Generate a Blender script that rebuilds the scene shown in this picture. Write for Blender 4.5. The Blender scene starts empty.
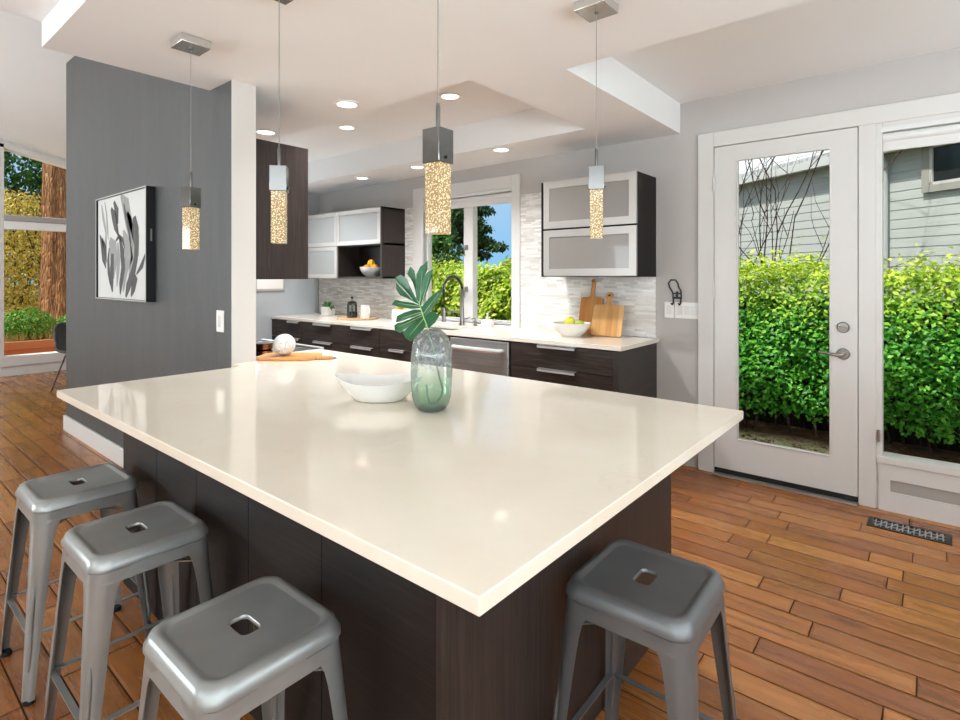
import bpy, math, random
import numpy as np
from mathutils import Vector, Matrix

C = bpy.context.scene.collection
random.seed(7)
PI = math.pi

# ---------------------------------------------------------------- camera, world, sun, big lights
sc = bpy.context.scene
cd = bpy.data.cameras.new('camera')
cam = bpy.data.objects.new('camera', cd); C.objects.link(cam)
cam.location = (0, 0, 1.38)
cam.rotation_euler = (PI/2, 0, math.radians(39.75))
cd.sensor_fit = 'HORIZONTAL'; cd.sensor_width = 36.0
cd.lens = 36.0*545/960
cd.shift_y = -(360-276.5)/960
cd.clip_start = 0.02
sc.camera = cam

w = bpy.data.worlds.new('sky'); sc.world = w; w.use_nodes = True
nt = w.node_tree; nt.nodes.clear()
wo = nt.nodes.new('ShaderNodeOutputWorld'); bg = nt.nodes.new('ShaderNodeBackground'); tcw = nt.nodes.new('ShaderNodeTexCoord'); spw = nt.nodes.new('ShaderNodeSeparateXYZ'); rmp = nt.nodes.new('ShaderNodeValToRGB')
nt.links.new(tcw.outputs['Generated'], spw.inputs[0]); nt.links.new(spw.outputs[2], rmp.inputs[0])
for el, (p_, c_) in zip([rmp.color_ramp.elements[0], rmp.color_ramp.elements[1], rmp.color_ramp.elements.new(.3)], ((0.0, (.24, .56, .90, 1)), (1.0, (.50, .58, .70, 1)), (.3, (.55, .66, .80, 1)))):
    el.position = p_; el.color = c_
bg.inputs['Strength'].default_value = 0.98
nt.links.new(rmp.outputs[0], bg.inputs[0]); nt.links.new(bg.outputs[0], wo.inputs[0])

def light(name, typ, loc, rot, energy, color=(1, 1, 1), **kw):
    l = bpy.data.lights.new(name, typ); l.energy = energy; l.color = color
    for k, v in kw.items(): setattr(l, k, v)
    o = bpy.data.objects.new(name, l); C.objects.link(o); o.location = loc; o.rotation_euler = rot
    return o
light('sun', 'SUN', (0, -5, 9), (math.radians(31), 0, math.radians(-22)), 4.7, (1.0, .95, .86), angle=math.radians(1.5))
# added fill lights at presumed living-room windows behind and beside the camera
light('living_fill_light', 'AREA', (-0.2, -3.9, 1.45), (math.radians(168), 0, 0), 370, (.78, .92, 1), shape='RECTANGLE', size=5.8, size_y=2.1)
light('side_fill_light', 'AREA', (2.9, -.2, 1.45), (math.radians(158), 0, math.radians(90)), 480, (.78, .92, 1), shape='RECTANGLE', size=6.0, size_y=2.1)
light('vault_fill_light', 'AREA', (-6.4, -3.9, 1.9), (math.radians(122), 0, 0), 430, (.85, .95, 1), shape='RECTANGLE', size=4.0, size_y=2.6)  # added fill to brighten the vault; the front wall has no window here
light('kitchen_fill_light', 'AREA', (-5.9, 2.35, 1.7), (math.radians(125), 0, math.radians(-90)), 20, (.85, .95, 1), shape='RECTANGLE', size=1.4, size_y=.9)  # added uplight for the tray ceiling, its side window is only supposed

vs = sc.view_settings
sc.display_settings.display_device = 'sRGB'
vs.view_transform = 'Standard'; vs.look = 'None'; vs.gamma = 1; vs.exposure = 0.12; vs.use_curve_mapping = False
try:
    sc.cycles.max_bounces = 12; sc.cycles.diffuse_bounces = 8; sc.cycles.transparent_max_bounces = 16; sc.cycles.use_denoising = True
    sc.cycles.caustics_reflective = False; sc.cycles.caustics_refractive = False
    sc.cycles.sample_clamp_indirect = 8
except Exception: pass

# ---------------------------------------------------------------- materials
def lin(c):
    if isinstance(c, str):
        c = [int(c[i:i+2], 16) for i in (0, 2, 4)]
    c = [v/255 for v in c]
    return tuple((v/12.92 if v <= .04045 else ((v+.055)/1.055)**2.4) for v in c)+(1.0,)

class NT:
    def __init__(s, name):
        s.m = bpy.data.materials.new(name); s.m.use_nodes = True
        s.t = s.m.node_tree; s.b = s.t.nodes['Principled BSDF']; s.out = s.t.nodes['Material Output']
        s.m.diffuse_color = (.6, .6, .6, 1)
    def n(s, typ, ins=None, **kw):
        x = s.t.nodes.new('ShaderNode'+typ)
        for k, v in kw.items(): setattr(x, k, v)
        for k, v in (ins or {}).items(): s.put(x.inputs[k], v)
        return x
    def put(s, sock, v):
        if hasattr(v, 'is_linked') or isinstance(v, bpy.types.NodeSocket): s.t.links.new(v, sock)
        else:
            if isinstance(v, tuple) and len(v) == 3 and sock.type == 'RGBA': v = v+(1,)
            sock.default_value = v
    def P(s, **kw):
        names = dict(color='Base Color', rough='Roughness', metal='Metallic', spec='Specular IOR Level', ior='IOR', normal='Normal',
                     trans='Transmission Weight', emit='Emission Color', estr='Emission Strength', coat='Coat Weight', coatr='Coat Roughness', alpha='Alpha', sub='Subsurface Weight')
        for k, v in kw.items(): s.put(s.b.inputs[names[k]], v)
        if isinstance(kw.get('color'), tuple): s.m.diffuse_color = kw['color']
        return s.m
    def math(s, op, a, b=0.0, c=None):
        x = s.n('Math', operation=op); s.put(x.inputs[0], a); s.put(x.inputs[1], b)
        if c is not None: s.put(x.inputs[2], c)
        return x.outputs[0]
    def coord(s, kind='Object', scale=(1, 1, 1), rot=(0, 0, 0), loc=(0, 0, 0)):
        tc = s.n('TexCoord'); mp = s.n('Mapping'); s.t.links.new(tc.outputs[kind], mp.inputs[0])
        mp.inputs['Scale'].default_value = scale; mp.inputs['Rotation'].default_value = rot; mp.inputs['Location'].default_value = loc
        return mp.outputs[0]
    def noise(s, vec, scale, detail=3, rough=.5):
        x = s.n('TexNoise'); s.put(x.inputs['Vector'], vec); x.inputs['Scale'].default_value = scale; x.inputs['Detail'].default_value = detail; x.inputs['Roughness'].default_value = rough
        return x.outputs['Fac'] if 'Fac' in x.outputs else x.outputs[0]
    def ramp(s, fac, *stops):
        r = s.n('ValToRGB'); s.put(r.inputs[0], fac); e = r.color_ramp.elements
        while len(e) < len(stops): e.new(.5)
        for el, (p, c) in zip(e, stops): el.position = p; el.color = c if len(c) == 4 else c+(1,)
        return r.outputs[0]
    def mix(s, fac, a, b, blend='MIX'):
        x = s.n('Mix', data_type='RGBA', blend_type=blend); s.put(x.inputs[0], fac); s.put(x.inputs[6], a); s.put(x.inputs[7], b)
        return x.outputs[2]
    def bump(s, h, strength=.2, dist=.01):
        x = s.n('Bump'); s.put(x.inputs['Height'], h); x.inputs['Strength'].default_value = strength; x.inputs['Distance'].default_value = dist
        return x.outputs[0]
    def range(s, v, a, b, c=0.0, d=1.0):
        x = s.n('MapRange'); s.put(x.inputs[0], v); x.inputs[1].default_value = a; x.inputs[2].default_value = b; x.inputs[3].default_value = c; x.inputs[4].default_value = d
        return x.outputs[0]

M = {}
def plain(name, col, rough=.5, metal=0.0, **kw):
    n = NT(name); M[name] = n.P(color=lin(col), rough=rough, metal=metal, **kw); return M[name]
def painted(name, col, rough=.5, amp=.06, scale=60, bump=.08):
    n = NT(name); v = n.coord(); f = n.noise(v, scale, 4); l = lin(col)
    g = n.noise(v, 1.3, 3)
    a = tuple(x*(1-amp) for x in l[:3]); b = tuple(min(1, x*(1+amp)) for x in l[:3])
    M[name] = n.P(color=n.ramp(g, (.3, a), (.7, b)), rough=rough, normal=n.bump(f, bump, .004)); M[name].diffuse_color = l
    return M[name]

painted('wall_paint', 'B5B0AC', .6, .02)
painted('wall_pale', 'CFCAC5', .6, .02)
painted('ceiling_paint', 'E9E9E8', .75, .012, 90, .05)
painted('vault_paint', 'E0DEDB', .75, .012)
painted('trim_white', 'D0CDC9', .35, .01, 20, .02)
painted('side_wall_paint', 'A8ADB0', .6, .02)
plain('white_plastic', 'E8E6E2', .35)
plain('black_metal', '17171A', .35, .3)
plain('black_plastic', '121213', .45)
plain('rubber', '101010', .8)
plain('chrome', '767573', .12, 1.0)
plain('satin_nickel', '9A958E', .3, 1.0)
plain('handle_steel', 'CFCDCA', .35, .45)
plain('copper', 'C8764E', .25, 1.0)
plain('porcelain', 'DEDCD9', .12, 0, coat=.4)
plain('ceramic_matte', 'D8D5D0', .45)
plain('frosted_glass', '86817C', .3, 0, coat=.3)
plain('frosted_pale', '989A98', .3, 0, coat=.3)
plain('door_frame_metal', 'BDB9B4', .35, .35)
plain('cable', '84827E', .4, .2)
plain('canopy_metal', 'C9C7C2', .22, .8)
plain('orange_skin', 'E8A12B', .5)
plain('apple_green', 'A9B93A', .35)
plain('lemon_green', 'C9C43C', .4)
plain('bread_soap', 'E9D3CB', .3)
plain('recess_grey', 'A39D97', .6)
plain('cable_grey', '9A9A98', .5)
plain('threshold_metal', 'D6D3CE', .3, .8)
plain('charcoal_shell', '4A4B4D', .6)
plain('cooktop_glass', '1B1C1E', .06)

def stool_metal(name, a, b, rough=.34):
    n = NT(name); v = n.coord(scale=(1, 1, 1)); f = n.noise(v, 5, 3, .5)
    M[name] = n.P(color=n.ramp(f, (.3, lin(a)), (.72, lin(b))), metal=.5, rough=rough)
    M[name].diffuse_color = lin(a)
stool_metal('gunmetal', '8C8E8C', '9FA19F', .3)
stool_metal('dark_gunmetal', '6A6C6D', '747678', .36)

def wood_dark(name, scale, cols=('171311', '211B19', '2E2724'), rough=.42):
    n = NT(name); v = n.coord(scale=scale); f = n.noise(v, 1.0, 6, .65); f2 = n.noise(v, 3.1, 3, .5)
    h = n.math('ADD', n.math('MULTIPLY', f, .7), n.math('MULTIPLY', f2, .3))
    M[name] = n.P(color=n.ramp(h, (.32, lin(cols[0])), (.5, lin(cols[1])), (.68, lin(cols[2]))), rough=rough, spec=.28, normal=n.bump(h, .15, .003))
    M[name].diffuse_color = lin(cols[1])
wood_dark('espresso_x', (3, 120, 120), ('120F0E', '1B1614', '282220'), .5)
wood_dark('espresso_far', (4, 90, 90), ('211C1A', '332B27', '4A403A'), .45)          # grain along X
wood_dark('espresso_z', (110, 110, 3), ('241E1C', '332B28', '433936'))   # grain along Z, warmer end panels
wood_dark('espresso_y', (120, 3, 120), ('2C2725', '38322F', '443D39'))
wood_dark('espresso_box', (60, 60, 3), ('2A2422', '362F2C', '423A36'))
plain('cabinet_black', '110F0E', .5, 0, spec=.25)

def counter(name, base, vein, rough):
    n = NT(name); v = n.coord(); f = n.noise(v, 3.0, 6, .6)
    vv = n.n('VectorMath', operation='ADD'); n.put(vv.inputs[0], v); 
    nz = n.n('TexNoise'); n.put(nz.inputs['Vector'], v); nz.inputs['Scale'].default_value = 2.2; nz.inputs['Detail'].default_value = 5
    n.put(vv.inputs[1], nz.outputs['Color'])
    wv = n.n('TexVoronoi', feature='DISTANCE_TO_EDGE'); n.put(wv.inputs['Vector'], vv.outputs[0]); wv.inputs['Scale'].default_value = 1.6
    line = n.range(wv.outputs['Distance'], 0.0, .012, 1, 0)
    brk = n.range(n.noise(v, 5, 2), .5, .62)
    col = n.mix(n.math('MULTIPLY', n.math('MULTIPLY', line, brk), .12), n.ramp(f, (.3, lin(base[0])), (.7, lin(base[1]))), lin(vein))
    M[name] = n.P(color=col, rough=rough, coat=.0); M[name].diffuse_color = lin(base[0])
counter('quartz', ('DDD2C0', 'E3DACA'), 'B9AD9C', .07)
counter('quartz_far', ('DDD3C4', 'E4DBCD'), 'BDB3A3', .12)

def floor_mat():
    n = NT('hardwood'); tc = n.n('TexCoord'); sp = n.n('SeparateXYZ'); n.put(sp.inputs[0], tc.outputs['Object'])
    X, Y = sp.outputs[0], sp.outputs[1]
    W = .118
    ry = n.math('DIVIDE', n.math('SUBTRACT', Y, 2.41), W); row = n.math('FLOOR', ry); fy = n.math('FRACT', n.math('ADD', ry, 100.0))
    wn = n.n('TexWhiteNoise', noise_dimensions='1D'); n.put(wn.inputs['W'], row)
    wn2 = n.n('TexWhiteNoise', noise_dimensions='1D'); n.put(wn2.inputs['W'], n.math('ADD', row, 57.3))
    L = n.range(wn2.outputs['Value'], 0, 1, .5, .95)
    ux = n.math('ADD', n.math('DIVIDE', X, L), n.math('MULTIPLY', wn.outputs['Value'], 37.0)); pid = n.math('FLOOR', ux); fx = n.math('FRACT', n.math('ADD', ux, 200.0))
    cv = n.n('CombineXYZ'); n.put(cv.inputs[0], row); n.put(cv.inputs[1], pid)
    wp = n.n('TexWhiteNoise', noise_dimensions='2D'); n.put(wp.inputs['Vector'], cv.outputs[0])
    r = wp.outputs['Value']
    dy = n.math('MULTIPLY', n.math('MINIMUM', fy, n.math('SUBTRACT', 1.0, fy)), W)
    dx = n.math('MULTIPLY', n.math('MINIMUM', fx, n.math('SUBTRACT', 1.0, fx)), L)
    d = n.math('MINIMUM', dy, dx)
    seam = n.range(d, .0016, .0042, 1, 0)
    bev = n.range(d, 0.0, .012, 0, 1)
    # grain, shifted per plank
    off = n.n('CombineXYZ'); n.put(off.inputs[0], n.math('MULTIPLY', r, 31.0)); n.put(off.inputs[2], n.math('MULTIPLY', r, 17.0))
    va = n.n('VectorMath', operation='ADD'); n.put(va.inputs[0], tc.outputs['Object']); n.put(va.inputs[1], off.outputs[0])
    mp = n.n('Mapping'); n.put(mp.inputs[0], va.outputs[0]); mp.inputs['Scale'].default_value = (2.4, 30, 2.4)
    g = n.noise(mp.outputs[0], 1.0, 7, .62)
    mp2 = n.n('Mapping'); n.put(mp2.inputs[0], va.outputs[0]); mp2.inputs['Scale'].default_value = (3.0, 9.0, 3.0)
    g2 = n.noise(mp2.outputs[0], 1.0, 4, .6)
    base = n.ramp(r, (0.0, lin('8A5028')), (.35, lin('A5652F')), (.7, lin('BC7A3C')), (1.0, lin('955728')))
    col = n.mix(n.range(g, .38, .72, .0, .6), base, lin('5C3A20'))
    col = n.mix(n.range(g2, .5, .75, 0, .45), col, lin('AD7C4A'))
    knot = n.n('TexVoronoi'); n.put(knot.inputs['Vector'], mp2.outputs[0]); knot.inputs['Scale'].default_value = .55
    col = n.mix(n.range(knot.outputs['Distance'], .04, .16, .55, 0), col, lin('3A1F0F'))
    col = n.mix(n.math('MULTIPLY', seam, .9), col, lin('140A05'))
    hgt = n.math('ADD', n.math('MULTIPLY', bev, 1.0), n.math('MULTIPLY', g2, .35))
    M['hardwood'] = n.P(color=col, rough=n.math('ADD', n.range(g, .3, .8, .2, .34), n.math('MULTIPLY', seam, .5)), normal=n.bump(hgt, .35, .004), spec=n.range(seam, 0, 1, .5, .05))
    M['hardwood'].diffuse_color = lin('945426')
floor_mat()

def tile_mat():
    n = NT('mosaic_tile'); tc = n.n('TexCoord'); sp = n.n('SeparateXYZ'); n.put(sp.inputs[0], tc.outputs['Object'])
    X, Z = sp.outputs[0], sp.outputs[2]
    H = .0165
    rz = n.math('DIVIDE', Z, H); row = n.math('FLOOR', rz); fz = n.math('FRACT', rz)
    wn = n.n('TexWhiteNoise', noise_dimensions='1D'); n.put(wn.inputs['W'], row)
    wn2 = n.n('TexWhiteNoise', noise_dimensions='1D'); n.put(wn2.inputs['W'], n.math('ADD', row, 11.7))
    L = n.range(wn2.outputs['Value'], 0, 1, .06, .15)
    ux = n.math('ADD', n.math('DIVIDE', X, L), n.math('ADD', 300.0, n.math('MULTIPLY', wn.outputs['Value'], 19.0))); pid = n.math('FLOOR', ux); fx = n.math('FRACT', ux)
    cv = n.n('CombineXYZ'); n.put(cv.inputs[0], row); n.put(cv.inputs[1], pid)
    wp = n.n('TexWhiteNoise', noise_dimensions='2D'); n.put(wp.inputs['Vector'], cv.outputs[0]); r = wp.outputs['Value']
    dz = n.math('MULTIPLY', n.math('MINIMUM', fz, n.math('SUBTRACT', 1.0, fz)), H)
    dx = n.math('MULTIPLY', n.math('MINIMUM', fx, n.math('SUBTRACT', 1.0, fx)), L)
    grout = n.range(n.math('MINIMUM', dx, dz), .0006, .0014, 1, 0)
    col = n.ramp(r, (0, lin('C4BFB8')), (.25, lin('D5D1CB')), (.5, lin('DFDCD7')), (.75, lin('E8E6E2')), (1, lin('CBC7C1')))
    v = n.coord(scale=(8, 8, 40)); col = n.mix(n.range(n.noise(v, 1, 4), .45, .75, 0, .3), col, lin('B9B4AD'))
    col = n.mix(n.math('MULTIPLY', grout, .7), col, lin('CFCAC4'))
    M['mosaic_tile'] = n.P(color=col, rough=n.range(r, 0, 1, .12, .4), normal=n.bump(n.math('SUBTRACT', r, grout), .12, .002))
    M['mosaic_tile'].diffuse_color = lin('DDD9D3')
tile_mat()

def divider_mat():
    n = NT('charcoal_paint'); v = n.coord(scale=(14, 14, 1.6)); f = n.noise(v, 1.0, 5, .65); v2 = n.coord(); g = n.noise(v2, 160, 3)
    h = n.noise(v2, 1.1, 3)
    k = n.math('ADD', n.math('MULTIPLY', f, .55), n.math('ADD', n.math('MULTIPLY', h, .25), n.math('MULTIPLY', n.noise(v2, 70, 2), .2)))
    M['charcoal_paint'] = n.P(color=n.ramp(k, (.3, lin('393A3A')), (.5, lin('434444')), (.7, lin('4E4F4E'))), rough=.42, normal=n.bump(g, .5, .005))
    M['charcoal_paint'].diffuse_color = lin('676A6A')
divider_mat()

def steel_mat():
    n = NT('brushed_steel'); v = n.coord(scale=(2, 60, 200)); f = n.noise(v, 1, 3)
    M['brushed_steel'] = n.P(color=n.ramp(f, (.3, lin('8C8986')), (.7, lin('A3A09D'))), metal=.55, rough=.35)
steel_mat()

def thin_glass(name, tint=(1, 1, 1, 1), refl=1.0):
    n = NT(name); fr = n.n('Fresnel'); fr.inputs['IOR'].default_value = 1.45
    tr = n.n('BsdfTransparent'); tr.inputs['Color'].default_value = tint; gl = n.n('BsdfGlossy'); gl.inputs['Roughness'].default_value = .01
    mx = n.n('MixShader'); n.put(mx.inputs[0], n.math('MULTIPLY', fr.outputs[0], refl)); n.put(mx.inputs[1], tr.outputs[0]); n.put(mx.inputs[2], gl.outputs[0])
    n.t.links.new(mx.outputs[0], n.out.inputs['Surface']); M[name] = n.m
thin_glass('pane_glass', (.97, .985, .975, 1), .06)
thin_glass('clear_glass', (.93, .96, .95, 1), .9)

def vase_mat():
    n = NT('vase_glass'); tc = n.n('TexCoord'); sp = n.n('SeparateXYZ'); n.put(sp.inputs[0], tc.outputs['Object']); z = sp.outputs[2]
    tint = n.ramp(n.range(z, 0, .27), (0, lin('8FC294')), (.25, lin('C6E0C7')), (.55, lin('F2F6F3')), (1, lin('EEF2F1')))
    v = n.coord(); sc_ = n.noise(v, 110, 4, .7); band = n.math('MULTIPLY', n.range(z, .14, .17), n.range(z, .215, .185))
    speck = n.math('MULTIPLY', n.range(sc_, .5, .58), band)
    v2 = n.coord(scale=(50, 50, 8)); seeded = n.math('MULTIPLY', n.range(n.noise(v, 55, 4), .52, .66), n.range(z, .12, .2))
    fr = n.n('Fresnel'); fr.inputs['IOR'].default_value = 1.5
    lw = n.n('LayerWeight'); lw.inputs['Blend'].default_value = .35
    tr = n.n('BsdfTransparent'); n.put(tr.inputs['Color'], n.mix(n.range(lw.outputs['Facing'], .3, 1, 0, .75), tint, lin('B4C8BA')))
    gl = n.n('BsdfGlossy'); gl.inputs['Roughness'].default_value = .04
    df = n.n('BsdfPrincipled'); n.put(df.inputs['Base Color'], n.mix(speck, lin('D6DCDB'), lin('6A7074'))); df.inputs['Roughness'].default_value = .35
    m1 = n.n('MixShader'); n.put(m1.inputs[0], n.math('ADD', .12, n.math('MAXIMUM', n.math('MULTIPLY', speck, .8), n.math('MULTIPLY', seeded, .3)))); n.put(m1.inputs[1], tr.outputs[0]); n.put(m1.inputs[2], df.outputs[0])
    m2 = n.n('MixShader'); n.put(m2.inputs[0], n.math('MULTIPLY', fr.outputs[0], .8)); n.put(m2.inputs[1], m1.outputs[0]); n.put(m2.inputs[2], gl.outputs[0])
    n.t.links.new(m2.outputs[0], n.out.inputs['Surface']); M['vase_glass'] = n.m
vase_mat()

def crystal_mat():
    n = NT('bubble_crystal'); v = n.coord(); vo = n.n('TexVoronoi'); n.put(vo.inputs['Vector'], v); vo.inputs['Scale'].default_value = 190
    vo2 = n.n('TexVoronoi'); n.put(vo2.inputs['Vector'], v); vo2.inputs['Scale'].default_value = 95
    b = n.math('MAXIMUM', n.range(vo.outputs['Distance'], .25, .5, 1, 0), n.math('MULTIPLY', n.range(vo2.outputs['Distance'], .2, .4, 1, 0), .9))
    col = n.ramp(b, (0, lin('B58F55')), (.5, lin('EACB95')), (1, lin('FFF6E0')))
    M['bubble_crystal'] = n.P(color=lin('8F7A55'), rough=.08, emit=col, estr=n.range(b, 0, 1, .2, .75))
crystal_mat()
def emis(name, col, s):
    n = NT(name); M[name] = n.P(color=lin(col), rough=.4, emit=lin(col), estr=s)
emis('lamp_lens', 'FFF4E2', 4.0)

def board_mat(name, cols, axis=0):
    n = NT(name); s = [40, 40, 40]; s[axis] = 3
    v = n.coord(scale=tuple(s)); f = n.noise(v, 1, 5, .6)
    tc = n.n('TexCoord'); sp = n.n('SeparateXYZ'); n.put(sp.inputs[0], tc.outputs['Object'])
    st = n.n('TexWhiteNoise', noise_dimensions='1D'); n.put(st.inputs['W'], n.math('FLOOR', n.math('DIVIDE', sp.outputs[1 if axis == 0 else 0], .047)))
    base = n.ramp(st.outputs['Value'], (0, lin(cols[0])), (.5, lin(cols[1])), (1, lin(cols[2])))
    M[name] = n.P(color=n.mix(n.range(f, .4, .75, 0, .5), base, lin(cols[3])), rough=.4)
board_mat('acacia', ('B9773C', 'CE9A5B', 'A9662F', '8A5227'), 2)
board_mat('acacia_pale', ('D2A269', 'C08A4E', 'DDB47F', '9C6532'), 2)
board_mat('olive_board', ('CF9353', 'D9A468', 'C28345', '9C6231'), 0)
board_mat('tray_wood', ('C9A67E', 'D3B48E', 'BF9A70', 'A88056'), 0)

def marble():
    n = NT('marbled_white'); v = n.coord(); f = n.noise(v, 14, 5, .6); wv = n.n('TexVoronoi', feature='DISTANCE_TO_EDGE'); n.put(wv.inputs['Vector'], v); wv.inputs['Scale'].default_value = 26
    M['marbled_white'] = n.P(color=n.mix(n.math('MULTIPLY', n.range(wv.outputs['Distance'], 0, .08, 1, 0), n.range(f, .42, .6)), lin('D9D7D4'), lin('948E86')), rough=.3, normal=n.bump(wv.outputs['Distance'], .4, .006))
marble()

def leaf_mat(name, stops, rough=.4, trans=.25, hz=None):
    n = NT(name); g = n.n('NewGeometry'); r = g.outputs['Random Per Island']
    col = n.ramp(r, *[(p, lin(c)) for p, c in stops])
    if hz:
        tc = n.n('TexCoord'); sp = n.n('SeparateXYZ'); n.put(sp.inputs[0], tc.outputs['Object'])
        wob = n.math('ADD', sp.outputs[2], n.math('MULTIPLY', n.math('SUBTRACT', r, .5), hz[3]))
        col = n.mix(n.range(wob, hz[0], hz[1]), col, n.mix(r, lin(hz[2][0]), lin(hz[2][1])))
    tl = n.n('BsdfTranslucent'); n.put(tl.inputs['Color'], col)
    n.P(color=col, rough=rough, spec=.3)
    mx = n.n('MixShader'); mx.inputs[0].default_value = trans; n.put(mx.inputs[1], n.b.outputs[0]); n.put(mx.inputs[2], tl.outputs[0])
    n.t.links.new(mx.outputs[0], n.out.inputs['Surface']); M[name] = n.m; n.m.diffuse_color = lin(stops[0][1])
leaf_mat('hedge_leaf', ((0, '2A6E1C'), (.4, '3F9328'), (.75, '66B638'), (1, '84C84C')), hz=(.95, 1.5, ('A8D030', 'D3DC4C'), .35))
leaf_mat('lime_leaf', ((0, '78A22A'), (.4, 'A6C83A'), (.75, 'CDDD50'), (1, 'E6EA7C')))
leaf_mat('mid_leaf', ((0, '2D5D22'), (.5, '447A2D'), (1, '6E9A44')))
leaf_mat('conifer_leaf', ((0, '24401F'), (.5, '365A2A'), (1, '547A3C')))
leaf_mat('boxwood_leaf', ((0, '3F7A22'), (.5, '5C9A30'), (1, '8DBB4C')))
leaf_mat('bamboo_leaf', ((0, 'C0AA48'), (.35, 'E2CD5C'), (.7, 'F4E588'), (1, 'B09A4A')))
leaf_mat('grass_blade', ((0, '9A9450'), (.5, 'B0A262'), (1, 'C6B47A')))
leaf_mat('succulent_leaf', ((0, '3F6E33'), (.5, '538344'), (1, '2E4A28')))
leaf_mat('litter_leaf', ((0, '6A4A34'), (.5, '8A6A4A'), (1, '54382A')))

def monstera():
    n = NT('monstera_leaf'); v = n.coord(); f = n.noise(v, 12, 3)
    M['monstera_leaf'] = n.P(color=n.ramp(f, (.3, lin('1C4C30')), (.7, lin('2E6642'))), rough=.35, spec=.45)
    plain('leaf_vein', '9CC07A', .5); plain('stem_green', '4A6B45', .5)
monstera()

def bark(name, a, b, c, scale=(26, 26, 4.5)):
    n = NT(name); v = n.coord(scale=scale); f = n.noise(v, 1, 6, .65)
    wv = n.n('TexVoronoi', feature='DISTANCE_TO_EDGE'); n.put(wv.inputs['Vector'], v); wv.inputs['Scale'].default_value = .9
    M[name] = n.P(color=n.ramp(f, (.3, lin(a)), (.5, lin(b)), (.7, lin(c))), rough=.9, normal=n.bump(n.math('ADD', f, n.range(wv.outputs['Distance'], 0, .2)), .9, .05))
    M[name].diffuse_color = lin(b)
bark('redwood_bark', '7A4A30', 'B07A50', 'DDB080')
bark('twig_bark', '4A3A34', '5E4A42', '75605A', (30, 30, 6))
bark('brown_bark', '4A3C30', '6A5644', '86705A')
def ground_mat():
    n = NT('gravel_ground'); v = n.coord(); vo = n.n('TexVoronoi'); n.put(vo.inputs['Vector'], v); vo.inputs['Scale'].default_value = 45
    f = n.noise(v, 6, 5, .6)
    c = n.ramp(n.math('ADD', n.math('MULTIPLY', vo.outputs['Color'] if False else vo.outputs['Distance'], .6), n.math('MULTIPLY', f, .5)), (.25, lin('8C805C')), (.5, lin('C4B88A')), (.75, lin('E4DAAC')))
    sp = n.n('SeparateXYZ'); tc = n.n('TexCoord'); n.put(sp.inputs[0], tc.outputs['Object'])
    soil = n.range(n.math('ADD', sp.outputs[1], n.math('MULTIPLY', f, .5)), 5.75, 6.05)
    c = n.mix(soil, c, n.ramp(f, (.3, lin('5A3E32')), (.7, lin('86614C'))))
    M['gravel_ground'] = n.P(color=c, rough=.9, normal=n.bump(vo.outputs['Distance'], .6, .02))
ground_mat()
def siding():
    n = NT('grey_siding'); v = n.coord(scale=(2, 2, 40)); f = n.noise(v, 1, 4)
    M['grey_siding'] = n.P(color=n.ramp(f, (.3, lin('B4BAB7')), (.7, lin('BFC5C2'))), rough=.6)
    n = NT('roof_shingle'); v = n.coord(scale=(1, 1, 1)); vo = n.n('TexVoronoi'); n.put(vo.inputs['Vector'], v); vo.inputs['Scale'].default_value = 22
    M['roof_shingle'] = n.P(color=n.ramp(vo.outputs['Distance'], (.1, lin('8C9094')), (.6, lin('C0C4C8'))), rough=.8)
siding()
plain('siding_trim', 'A3A29A', .6); plain('gutter_white', 'C9CDCC', .5); plain('dark_window', '2B3030', .08)
plain('terracotta_wood', 'D08A5E', .7); plain('soil', '8A6A48', .9)
plain('canvas_white', 'C6C6C3', .7); plain('ink_dark', '4A4A49', .7); plain('ink_grey', '8E8E8B', .7)
plain('tile_edge', 'D8D4CE', .3)
plain('shade_fabric', 'D4D2CE', .7); plain('shade_fabric_grey', 'D8D8D6', .7)
plain('coffee_black', '1A1412', .2)

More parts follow.
